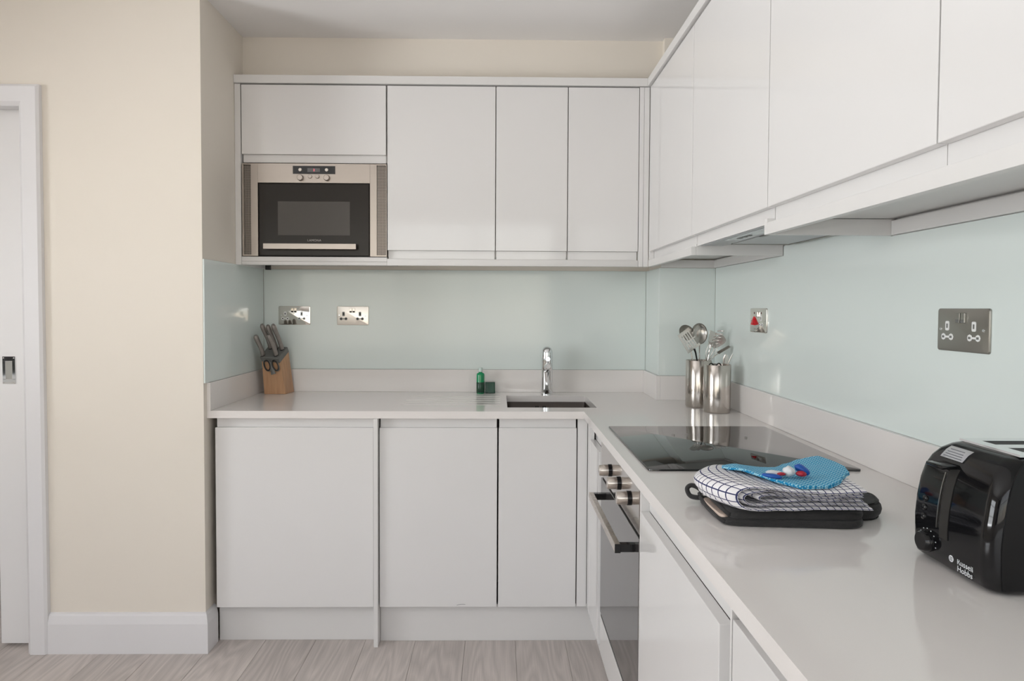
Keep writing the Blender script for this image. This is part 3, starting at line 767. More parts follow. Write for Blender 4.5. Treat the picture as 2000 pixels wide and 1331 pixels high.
M['ovensteel'] = mat('oven_panel_steel', (0.52, 0.49, 0.47), 0.10, 1.0, var=0.02)
oven()

# ------------------------------------------------------------------ microwave
def microwave():
    t = thing('microwave', 'built-in steel-framed microwave with black door, under the low cabinet', 'microwave', (-0.745, -0.15, 1.506))
    y = -0.3125
    box('microwave_body', -1.035, -0.455, y + .024, -0.012, 1.510, 1.885, M['greyplastic'], t)
    boxes('fascia', [(-0.9780, -0.5150, y, y + .02, 1.8110, 1.8900),
                     (-1.0070, -0.9785, y, y + .02, 1.5075, 1.8900), (-0.5145, -0.4870, y, y + .02, 1.5075, 1.8900),
                     (-1.0430, -1.0360, y, y + .02, 1.5075, 1.8900), (-1.0360, -1.0070, y, y + .02, 1.8850, 1.8900), (-1.0360, -1.0070, y, y + .02, 1.5075, 1.5140),
                     (-0.4490, -0.4460, y, y + .02, 1.5075, 1.8900), (-0.4870, -0.4490, y, y + .02, 1.8850, 1.8900), (-0.4870, -0.4490, y, y + .02, 1.5075, 1.5140)], M['steelflat'], t)
    for x0, x1, n in ((-1.0360, -1.0070, 6), (-0.4870, -0.4490, 7)):
        L = []
        st = (x1 - x0) / n
        for k in range(1, n): L.append((x0 + k * st - st * .125, x0 + k * st + st * .125, y + .001, y + .003, 1.5140, 1.8850))
        m = int((1.8850 - 1.5140) / st)
        for k in range(1, m): L.append((x0, x1, y + .0012, y + .0028, 1.5140 + k * st - st * .125, 1.5140 + k * st + st * .125))
        g = boxes('vent_grille', L, M['steelflat'], t); g['kind'] = 'stuff'
        bm = bmesh.new(); addbox(bm, x0, x1, y + .012, y + .018, 1.5140, 1.8850); bmesh.ops.translate(bm, verts=bm.verts, vec=-wloc(t)); link('vent_backing', bm, M['dark'], g, world=False)
    box('door_surround', -0.978, -0.515, y + .010, y + .0235, 1.5080, 1.8105, M['dark'], t)
    d = box('microwave_door', -0.9730, -0.5190, y + .001, y + .0095, 1.5110, 1.8060, M['mwglass'], t, 0.001)
    def sub(name, parent, m, *b, bev=0.0006):
        bm = bmesh.new(); addbox(bm, *b, bev); bmesh.ops.translate(bm, verts=bm.verts, vec=-wloc(t)); return link(name, bm, m, parent, world=False)
    sub('door_window', d, M['mwwin'], -0.8960, -0.5985, y + .0003, y + .0010, 1.5945, 1.7340, bev=0)
    tt = text_mesh('lettering', 'LAMONA', 0.0125, M['greyprint'], None, frame((-0.7460, y + .0004, 1.5730), (1, 0, 0), (0, 0, 1)), spacing=1.15)
    tt.data.transform(Matrix.Translation(-wloc(t))); tt.parent = d
    h = box('handle', -0.9480, -0.5670, y - .030, y - .016, 1.5345, 1.5575, M['steelflat'], t, 0.0012)
    h['label'] = 'flat steel bar handle'
    for x0 in (-0.935, -0.592):
        sub('handle_arm', h, M['blk'], x0, x0 + .012, y - .0158, y + .0008, 1.538, 1.554)
    p = box('display_panel', -0.8330, -0.6580, y - .0012, y - .0001, 1.8475, 1.8805, M['panelblk'], t, 0.0004)
    sub('lcd_screen', p, M['lcd'], -0.7725, -0.7210, y - .0017, y - .0013, 1.8555, 1.8710, bev=0)
    tt = text_mesh('digit', '2', 0.0125, M['led'], None, frame((-0.7455, y - .0019, 1.8630), (1, 0, 0), (0, 0, 1)), depth=0.0001)
    tt.data.transform(Matrix.Translation(-wloc(t))); tt.parent = p
    def knob(name, x, z, r, dep, m, parent=t):
        bm = bmesh.new(); addlathe(bm, [(0, dep), (r * .82, dep), (r * .95, dep * .85), (r, dep * .5), (r, 0), (0, 0)], seg=30)
        xform(bm, Matrix.Translation((x, y - .0013 if z > 1.85 else y - .0001, z)) @ Matrix.Rotation(PI / 2, 4, 'X')); 
        return link(name, bm, m, t, smooth=True, angle=35)
    for x in (-0.8020, -0.6930): knob('button', x, 1.8640, .0072, .005, M['nickelflat'])
    for x in (-0.8010, -0.6920): knob('dial', x, 1.8310, .0128, .014, M['steelflat'])
    for x in (-0.7620, -0.7310): knob('button', x, 1.8365, .0080, .006, M['steelflat'])
M['steelflat'] = mat('warm_brushed_steel', (0.44, 0.395, 0.36), 0.34, 1.0, bump=0.03, bscale=40, stretch=(1, 1, 60), var=0.02)
M['nickelflat'] = mat('pale_button_metal', (0.62, 0.58, 0.53), 0.3, 0.7, var=0.02)
microwave()

# ------------------------------------------------------------------ sockets
def rounded_plate(bm, w_, h_, d, r, bev):
    pts = []
    for cx, cy, a0 in ((w_ / 2 - r, h_ / 2 - r, 0), (-w_ / 2 + r, h_ / 2 - r, PI / 2), (-w_ / 2 + r, -h_ / 2 + r, PI), (w_ / 2 - r, -h_ / 2 + r, 1.5 * PI)):
        for k in range(5):
            a = a0 + PI / 2 * k / 4; pts.append((cx + r * math.cos(a), cy + r * math.sin(a)))
    def ring(s, z):
        fx, fy = (w_ / 2 - s) / (w_ / 2), (h_ / 2 - s) / (h_ / 2)
        return [bm.verts.new((x * fx, y * fy, z)) for x, y in pts]
    R = [ring(0, 0), ring(0, d - bev), ring(bev * .4, d - bev * .3), ring(bev * 1.2, d)]
    for A, B in zip(R[:-1], R[1:]):
        for k in range(len(A)): bm.faces.new((A[k], A[(k + 1) % len(A)], B[(k + 1) % len(A)], B[k]))
    bm.faces.new(R[0][::-1]); bm.faces.new(R[-1])

def socket(label, origin, u, kind, plate, insert, pindark):
    """origin = centre on the wall surface, u = horizontal direction to the viewer's right"""
    Fm = frame(origin, u, (0, 0, 1))
    t = thing('double_socket' if kind == 'double' else 'cooker_switch', label, 'socket', origin)
    O = Vector(origin)
    def put(name, bm, m, parent=t, smooth=False):
        xform(bm, Fm); bmesh.ops.translate(bm, verts=bm.verts, vec=-O)
        return link(name, bm, m, parent, world=False, smooth=smooth, angle=35)
    D = 0.0045
    bm = bmesh.new(); rounded_plate(bm, .147, .087, D, .005, .002); put('plate', bm, plate, smooth=True)
    def pinset(cx):
        bm = bmesh.new()
        for dx in (-.0112, .0112):
            addlathe(bm, [(0, 0.0009), (.0062, .0009), (.0070, .0004), (.0070, 0)], (cx + dx, -.0145, D), seg=8)
        addbox(bm, cx - .006, cx + .006, -.0165, -.0125, D, D + .0007)
        a = put('pin_insert', bm, insert)
        for dx in (-.0112, .0112):
            bm = bmesh.new(); addbox(bm, cx + dx - .0032, cx + dx + .0032, -.0168, -.0122, D + .0009, D + .0012); put('pin_hole', bm, pindark, a)
        bm = bmesh.new(); rounded_plate(bm, .0115, .0195, .0009, .003, .0003); bmesh.ops.translate(bm, verts=bm.verts, vec=(cx, .008, D))
        a = put('earth_insert', bm, insert)
        bm = bmesh.new(); addbox(bm, cx - .0021, cx + .0021, .0035, .0125, D + .0009, D + .0012); put('pin_hole', bm, pindark, a)
    def screw(cx, cy, m=M['chrome']):
        bm = bmesh.new(); addlathe(bm, [(0, .0014), (.0028, .0011), (.0036, 0)], (cx, cy, D), seg=16); put('screw', bm, m, smooth=True)
    if kind == 'double':
        for cx in (-.0425, .0335): pinset(cx)
        for cx in (-.0125, .0015):
            bm = bmesh.new(); addbox(bm, cx - .0058 + .0035, cx + .0058 + .0035, .0145, .0345, D, D + .0035, .0008); a = put('rocker_switch', bm, plate)
            bm = bmesh.new(); addbox(bm, cx - .0050 + .0035, cx + .0050 + .0035, .0150, .0215, D + .0035, D + .0040); put('switch_band', bm, pindark, a)
        screw(-.0625, .001); screw(.0590, .001)
    else:
        pinset(.028)
        for cx in (-.034, .028):
            bm = bmesh.new(); addlathe(bm, [(0, .001), (.0034, .0008), (.0038, 0)], (cx, .0265, D), seg=16); put('neon_lamp', bm, M['redlamp'], smooth=True)
        bm = bmesh.new(); addbox(bm, -.008, .006, .012, .032, D, D + .006, .002); put('rocker_switch', bm, plate)
        bm = bmesh.new()
        A = [bm.verts.new(p) for p in ((-.0445, -.018, D), (-.0255, -.018, D), (-.0255, .014, D), (-.0445, .014, D))]
        B = [bm.verts.new(p) for p in ((-.0435, -.016, D + .010), (-.0265, -.016, D + .010), (-.031, .010, D + .003), (-.039, .010, D + .003))]
        for k in range(4): bm.faces.new((A[k], A[(k + 1) % 4], B[(k + 1) % 4], B[k]))
        bm.faces.new(B); bm.faces.new(A[::-1])
        o = put('cooker_rocker', bm, M['redplastic']); o['label'] = 'red wedge-shaped rocker'
        screw(-.0625, .001); screw(.0625, .001)
socket('darker mirror-polished double socket above the knife block', (-0.9245, -0.0002, 1.2570), (1, 0, 0), 'double', M['nickel'], M['whiteplastic'], M['dark'])
socket('pale cream-reflecting double socket, second from the left corner', (-0.6550, -0.0002, 1.2570), (1, 0, 0), 'double', M['nickel2'] if 'nickel2' in M else M['nickel'], M['greyplastic'], M['dark'])
socket('large satin steel double socket on the right wall above the toaster', (0.9498, -1.7700, 1.2555), (0, -1, 0), 'double', M['satin_steel'], M['whiteplastic'], M['greyplastic'])
socket('cooker switch plate with a red rocker on the right wall above the hob', (0.9498, -0.7350, 1.2555), (0, -1, 0), 'cooker', M['nickel'], M['whiteplastic'], M['greyplastic'])

# ------------------------------------------------------------------ tap
def tap():
    t = thing('mixer_tap', 'chrome cylindrical mixer tap behind the sink', 'tap', (0.2425, -0.083, WT))
    c = (0.2425, -0.083, 0)
    bm = bmesh.new(); z = WT + .0003
    addlathe(bm, [(0, z), (.0285, z), (.0285, z + .004), (.0258, z + .006), (.0258, z + .1575), (.0245, z + .159), (0, z + .159)], c, seg=48)
    link('tap_body', bm, M['chrome'], t, smooth=True, angle=35)
    bm = bmesh.new(); z2 = WT + .1605
    addlathe(bm, [(0, z2), (.0245, z2), (.0258, z2 + .0015), (.0258, z2 + .026), (.024, z2 + .040), (.019, z2 + .050), (.010, z2 + .056), (0, z2 + .0575)], c, seg=48)
    hd = link('lever_head', bm, M['chrome'], t, smooth=True, angle=35)
    bm = bmesh.new(); P = [Vector((0.2425, -0.100, 1.0620)), Vector((0.2415, -0.125, 1.0655)), Vector((0.2400, -0.165, 1.0710))]
    addtube(bm, P, [.0075, .0085, .0100], seg=18)
    link('lever_knob', bm, M['chrome'], t, smooth=True, angle=40)
    bm = bmesh.new(); pts = []; rad = []
    for k in range(12):
        f = k / 11; pts.append((0.2425 - .004 * f, -0.095 - 0.115 * f, 1.020 + .022 * f)); rad.append(.0165 * (1 if k < 9 else [.97, .86, .6][k - 9]))
    addtube(bm, pts, rad, seg=28, side=(1, 0, 0))
    link('spout', bm, M['chrome'], t, smooth=True, angle=60)
tap()

# ------------------------------------------------------------------ green bottle and block
def bottle():
    cx, cy = -0.0600, -0.066
    t = thing('bottle', 'small bright green bottle with dark label and milky cap beside the tap', 'bottle', (cx, cy, WT))
    z = WT + .0004; r = .0185
    bm = bmesh.new(); addlathe(bm, [(0, z), (r - .002, z), (r, z + .002), (r, z + .083), (r - .001, z + .090), (r - .006, z + .0945), (.0085, z + .0955), (.0085, z + .099), (0, z + .099)], (cx, cy, 0), seg=36)
    link('bottle_body', bm, M['greenliq'], t, smooth=True, angle=40)
    bm = bmesh.new(); addlathe(bm, [(r + .0001, z + .004), (r + .0005, z + .0045), (r + .0005, z + .0515), (r + .0001, z + .052)], (cx, cy, 0), seg=36)
    link('label_band', bm, M['greenlab'], t, smooth=True)
    bm = bmesh.new(); addlathe(bm, [(0, z + .0993), (.0095, z + .0993), (.0095, z + .116), (.0085, z + .1185), (0, z + .119)], (cx, cy, 0), seg=28)
    link('cap', bm, M['capwhite'], t, smooth=True, angle=40)
bottle()
def green_block():
    t = thing('scourer_block', 'short dark green ribbed block right of the green bottle', 'scourer', (-0.0135, -0.05, WT))
    bm = bmesh.new(); addbox(bm, -0.0385, 0.0065, -0.062, -0.038, WT + .0004, WT + .0510, .0025)
    link('block_body', bm, M['greenblk'], t)
    for k in range(4):
        bm = bmesh.new(); addbox(bm, -0.0325 + k * .0105, -0.0275 + k * .0105, -0.0632, -0.0618, WT + .004, WT + .0475, .0004, 1); link('rib', bm, M['greenblk'], t)
green_block()

# ------------------------------------------------------------------ knife block
def prism(bm, A, B):
    a = [bm.verts.new(p) for p in A]; b = [bm.verts.new(p) for p in B]; n = len(A)
    for k in range(n): bm.faces.new((a[k], a[(k + 1) % n], b[(k + 1) % n], b[k]))
    bm.faces.new(a[::-1]); bm.faces.new(b)
def knife_block():
    z = WT + .0004
    t = thing('knife_block', 'honey-coloured wooden knife block with grey top in the left corner', 'knife block', (-0.98, -0.07, WT))
    bot = [(-1.028, -0.112, z), (-0.932, -0.112, z), (-0.922, -0.022, z), (-1.016, -0.022, z)]
    top = [(-1.033, -0.126, 1.052), (-0.953, -0.126, 1.046), (-0.938, -0.048, 1.092), (-1.022, -0.048, 1.096)]
    bm = bmesh.new(); prism(bm, bot, top)
    bmesh.ops.bevel(bm, geom=list(bm.edges), offset=.0015, segments=2, profile=.5, affect='EDGES')
    link('wooden_block', bm, M['wood'], t)
    up = Vector((-.012, -.012, .021))
    A = [Vector(p) + Vector(d) for p, d in zip(top, ((-.0015, -.0015, .0003), (.0015, -.0015, .0003), (.0015, .0015, .0003), (-.0015, .0015, .0003)))]
    B = [p + Vector((-.004, -.010, .0215)) for p in A]
    bm = bmesh.new(); prism(bm, A, B); bmesh.ops.bevel(bm, geom=list(bm.edges), offset=.002, segments=2, profile=.5, affect='EDGES')
    cap = link('block_top', bm, M['greyplastic'], t)
    # pale wood edge strip on the right side face
    n = Vector((0, -.49, .87)); d = Vector((-.17, -.40, .90)).normalized()
    def base(u, v):   # point on the sloping top
        a = B[0].lerp(B[1], u); b = B[3].lerp(B[2], u); return a.lerp(b, v)
    K = [('leftmost short knife with a grey handle in the wooden block', .12, .15, .100), ('tall grey-handled knife, left one of the back row in the block', .22, .80, .122), ('tall grey-handled knife, middle of the back row in the block', .52, .78, .120),
         ('short grey-handled knife at the front right of the block', .78, .22, .104), ('tall grey-handled knife, rightmost in the block', .84, .74, .128)]
    for lbl, u, v, L in K:
        p = base(u, v) + d * .0015
        kt = thing('kitchen_knife', lbl, 'knife', p, 'knives in the wooden block')
        pts = [p + d * L * f + Vector((.0022 * math.sin(f * PI * 1.6), 0, 0)) for f in (0, .06, .2, .4, .6, .8, .93, 1.0)]
        bm = bmesh.new(); addtube(bm, pts, [.0085, .0098, .0092, .0090, .0094, .0104, .0098, .0055], seg=14, flat=1.25, side=(1, 0, 0))
        link('handle', bm, M['knifegrey'], kt, smooth=True)
        bm = bmesh.new(); addtube(bm, [p + d * .001, p - d * .0012], .0095, seg=12, flat=1.3, side=(1, 0, 0)); link('bolster', bm, M['blackrubber'], kt)
    s0 = Vector((-0.993, -0.1385, 1.045))
    st = thing('scissors', 'kitchen scissors with black-lined loops hanging on the block front', 'scissors', s0)
    for cx, tilt in ((-1.0050, .16), (-0.9690, .24)):
        pts = []; n_ = 28
        for k in range(n_):
            a = 2 * PI * k / n_; x_ = .0125 * math.cos(a); z_ = .0235 * math.sin(a)
            pts.append((cx + x_ * math.cos(tilt) + z_ * math.sin(-tilt) * 1.0, -0.139 + .006 * -math.sin(a) * .2, 1.0370 + z_ * math.cos(tilt) + x_ * math.sin(tilt) * -0.2))
        bm = bmesh.new(); addtube(bm, pts, .0030, seg=8, closed=True, side=(0, 1, 0)); o = link('handle_loop', bm, M['blackrubber'], st, smooth=True)
        pts2 = [((p[0] - cx) * 1.22 + cx, p[1] + .002, (p[2] - 1.037) * 1.12 + 1.037) for p in pts]
        bm = bmesh.new(); addtube(bm, pts2, .0026, seg=8, closed=True, side=(0, 1, 0)); bmesh.ops.translate(bm, verts=bm.verts, vec=-wloc(st)); link('loop_rim', bm, M['greyplastic'], o, world=False, smooth=True)
    bm = bmesh.new(); addtube(bm, [(-0.988, -0.1365, 1.052), (-0.986, -0.137, 1.030), (-0.982, -0.1365, 1.010), (-0.978, -0.135, 0.997)], [.005, .0055, .009, .0115], seg=10, flat=.35, side=(1, 0, 0))
    link('shank', bm, M['greyplastic'], st, smooth=True, angle=50)
knife_block()

# ------------------------------------------------------------------ utensil pots
def pot(lbl, cx, cy, r, h):
    t = thing('utensil_pot', lbl, 'pot', (cx, cy, WT), 'two steel utensil pots')
    z = WT + .0004
    bm = bmesh.new(); addlathe(bm, [(0, z), (r - .003, z), (r - .0008, z + .002), (r, z + .005), (r, z + h - .001), (r - .0006, z + h), (r - .0014, z + h - .001), (r - .0014, z + .005), (0, z + .004)], (cx, cy, 0), seg=64)
    link('pot_body', bm, M['pot'], t, smooth=True, angle=50)
    return t
P1, P2 = (0.8225, -0.450), (0.8525, -0.585)
pot('steel utensil pot further back, holding the slotted turner', *P1, 0.0505, 0.186)
pot('steel utensil pot in front, holding cutlery', *P2, 0.0505, 0.180)

def rod(name, pts, r, parent, m, flat=1.0, seg=10, side=(0, 1, 0)):
    bm = bmesh.new(); addtube(bm, pts, r, seg=seg, flat=flat, side=side); return link(name, bm, m, parent, smooth=True, angle=50)
def bowl(name, c, u, v, a, b, depth, parent, m):
    """open spoon bowl: shell in the plane u,v with its hollow towards u x v"""
    bm = bmesh.new(); F = frame(c, u, v); n1, n2 = 7, 28
    for s, th in ((0, 0),):
        rings = []
        for i in range(n1 + 1):
            f = i / n1; rr = math.sin(f * PI / 2); zz = -depth * math.cos(f * PI / 2)
            rings.append([bm.verts.new(F @ Vector((a * rr * math.cos(2 * PI * k / n2), b * rr * math.sin(2 * PI * k / n2), zz))) for k in range(n2)] if i else [bm.verts.new(F @ Vector((0, 0, -depth)))])
        for A, B in zip(rings[:-1], rings[1:]):
            for k in range(n2):
                if len(A) == 1: bm.faces.new((A[0], B[k], B[(k + 1) % n2]))
                else: bm.faces.new((A[k], B[k], B[(k + 1) % n2], A[(k + 1) % n2]))
    bmesh.ops.solidify(bm, geom=bm.faces[:], thickness=0.0012)
    return link(name, bm, m, parent, smooth=True, angle=50)
def utensils():
    U = M['utensil']; zb = WT + .006
    G = 'utensils in the back pot'
    # slotted turner
    t = thing('slotted_turner', 'slotted steel turner leaning left out of the back pot', 'turner', (P1[0], P1[1], zb), G)
    TL, TR, BL, BR = Vector((.733, -.462, 1.190)), Vector((.779, -.455, 1.222)), Vector((.779, -.455, 1.117)), Vector((.829, -.450, 1.153))
    def q(u, v): return TL.lerp(TR, u).lerp(BL.lerp(BR, u), v)
    bm = bmesh.new(); nrm = (TR - TL).cross(BL - TL).normalized() * .0009
    us = [0, .16, .24, .33, .41, .50, .58, .67, .75, .84, 1]; vs = [0, .16, .50, .56, .88, 1]
    for i in range(len(us) - 1):
        for j in range(len(vs) - 1):
            if i % 2 == 1 and j in (1, 3): continue
            c = [q(us[i], vs[j]), q(us[i + 1], vs[j]), q(us[i + 1], vs[j + 1]), q(us[i], vs[j + 1])]
            prism(bm, [p - nrm for p in c], [p + nrm for p in c])
    link('blade', bm, U, t)
    rod('handle', [q(.5, .98), q(.5, .98) + Vector((.006, .0, -.016)), Vector((.815, -.452, 1.09)), Vector((.828, -.450, 1.03)), Vector((.840, -.445, zb + .002))], [.008, .006, .005, .005, .005], t, M['blkmatt'], flat=.5)
    # serving spoon
    t = thing('serving_spoon', 'large round steel serving spoon, tallest in the back pot', 'spoon', (P1[0], P1[1], zb), G)
    bowl('spoon_bowl', (.828, -.437, 1.196), (1, 0, -.05), (.05, .12, 1), .033, .043, .014, t, U)
    rod('handle', [(.829, -.436, 1.155), (.829, -.436, 1.12), (.832, -.447, 1.0), (.835, -.44, zb + .002)], [.006, .004, .004, .005], t, U, flat=.5)
    # ladle
    t = thing('ladle', 'steel ladle standing behind the slotted turner', 'ladle', (P1[0], P1[1], zb), G)
    bowl('ladle_bowl', (.782, -.425, 1.200), (1, .2, 0), (-.2, .3, 1), .033, .033, .022, t, U)
    rod('handle', [(.790, -.425, 1.170), (.800, -.43, 1.11), (.812, -.432, 1.0), (.815, -.43, zb + .002)], .004, t, U, flat=.6)
    # pasta fork
    t = thing('pasta_fork', 'steel pasta fork with prongs pointing right in the back pot', 'fork', (P1[0], P1[1], zb), G)
    A = [Vector((.862, -.462, 1.212)), Vector((.893, -.458, 1.200)), Vector((.878, -.455, 1.150)), Vector((.856, -.458, 1.150))]
    bm = bmesh.new(); nn = Vector((0, -.001, 0)); prism(bm, [p - nn for p in A], [p + nn for p in A]); link('fork_head', bm, U, t)
    for k in range(5):
        p = Vector((.868 - .003 * k, -.462, 1.214 - .0125 * k)) + Vector((.024 - .002 * k, 0, -.006))
        rod('prong', [p, p + Vector((.014, -.006, .001)), p + Vector((.022, -.018, .0))], [.0028, .0026, .0016], t, M['dark'] if k < 0 else U, seg=8)
    rod('handle', [(.866, -.456, 1.153), (.858, -.452, 1.09), (.846, -.448, 1.0), (.838, -.462, zb + .002)], .0045, t, U, flat=.6)
    # solid spatula
    t = thing('spatula', 'plain rounded steel spatula leaning right in the back pot', 'spatula', (P1[0], P1[1], zb), G)
    bm = bmesh.new(); c = Vector((.902, -.440, 1.165)); du = Vector((.80, 0, .48)).normalized(); dv = Vector((-.48, .2, .80)).normalized(); n_ = du.cross(dv) * .0009
    pts = [c + du * .032 * math.copysign(abs(math.cos(a)) ** .6, math.cos(a)) + dv * .020 * math.copysign(abs(math.sin(a)) ** .7, math.sin(a)) for a in [2 * PI * k / 28 for k in range(28)]]
    prism(bm, [p - n_ for p in pts], [p + n_ for p in pts]); link('blade', bm, U, t)
    rod('handle', [(.876, -.442, 1.149), (.858, -.444, 1.10), (.848, -.436, 1.0), (.826, -.430, zb + .002)], .0045, t, U, flat=.6)
    # whisk
    t = thing('whisk', 'wire whisk in the middle of the back pot', 'whisk', (P1[0], P1[1], zb), G)
    c = Vector((.860, -.483, 1.125)); ax = Vector((.35, -.1, 1)).normalized(); sx = ax.orthogonal().normalized(); sy = ax.cross(sx)
    for k in range(4):
        a = PI * k / 4; s = sx * math.cos(a) + sy * math.sin(a); loop = []
        for j in range(17):
            f = j / 16; ang = f * 2 * PI; loop.append(c + ax * (-.040 * math.cos(ang)) + s * (.019 * math.sin(ang) * (1 - .3 * math.cos(ang))))
        bm = bmesh.new(); addtube(bm, loop[:-1], .0009, seg=6, closed=True); link('wire_loop', bm, U, t, smooth=True)
    rod('handle', [c - ax * .040, c - ax * .06, Vector((.836, -.462, 1.0)), Vector((.832, -.470, zb + .002))], .0045, t, U)
    # long flat server whose edge is seen
    t = thing('cake_server', 'thin steel server seen edge on, reaching furthest right', 'server', (P1[0], P1[1], zb), G)
    A = [Vector((.893, -.485, 1.118)), Vector((.938, -.490, 1.147)), Vector((.934, -.470, 1.150)), Vector((.890, -.462, 1.123))]
    bm = bmesh.new(); nn = Vector((-.3, 0, .9)).normalized() * .0009; prism(bm, [p - nn for p in A], [p + nn for p in A]); link('blade', bm, U, t)
    rod('handle', [(.893, -.474, 1.120), (.862, -.464, 1.093), (.850, -.462, 1.0), (.848, -.462, zb + .002)], .004, t, U, flat=.6)
    # cutlery in the front pot
    G2 = 'cutlery in the front pot'
    def cut(lbl, top, bot, w0):
        t = thing('cutlery_handle' if False else 'table_spoon', lbl, 'spoon', (P2[0], P2[1], zb), G2)
        T = Vector(top); B = Vector(bot)
        pts = [T.lerp(B, f) for f in (0, .03, .10, .22, .40, .8, 1)]
        rod('handle', pts, [w0 * .35, w0 * .8, w0, w0 * .8, w0 * .5, w0 * .5, w0 * .6], t, U, flat=.25, side=(1, 0, 0))
        bm = bmesh.new(); d_ = (B - T).normalized(); addlathe(bm, [(0, 0), (.012, .004), (.016, .014), (.012, .028), (.004, .038), (0, .04)], (0, 0, 0), seg=18, sy=.3)
        xform(bm, Matrix.Translation(B) @ Matrix.Translation(Vector((0, 0, 0))) @ (-d_).to_track_quat('Z', 'Y').to_matrix().to_4x4()); link('spoon_bowl', bm, U, t, smooth=True)
    cut('broad pale-faced steel spoon handle in the front pot', (.877, -.606, 1.126), (.862, -.590, .93), .0085)
    cut('narrower dark-faced spoon handle right of the broad one', (.889, -.590, 1.118), (.868, -.588, .93), .0065)
    cut('thin spoon handle leaning furthest right from the front pot', (.914, -.578, 1.127), (.832, -.566, .93), .0028)
    for lbl, p in (('left one of two dark looped handles at the front pot rim', (.823, -.604, 1.075)), ('right one of two dark looped handles at the front pot rim', (.851, -.606, 1.075))):
        t = thing('peeler', lbl, 'peeler', (P2[0], P2[1], zb), G2)
        pts = [Vector(p) + Vector((.0095 * math.cos(a), 0, .016 * math.sin(a))) for a in [2 * PI * k / 20 for k in range(20)]]
        bm = bmesh.new(); addtube(bm, pts, .0024, seg=8, closed=True, side=(0, 1, 0)); link('handle_loop', bm, M['blackrubber'], t, smooth=True)
        rod('blade', [Vector(p) + Vector((0, 0, -.017)), Vector(p) + Vector((.004, .01, -.08)), Vector(p) + Vector((.006, .014, -.15))], [.004, .005, .003], t, U, flat=.3, side=(1, 0, 0))
utensils()

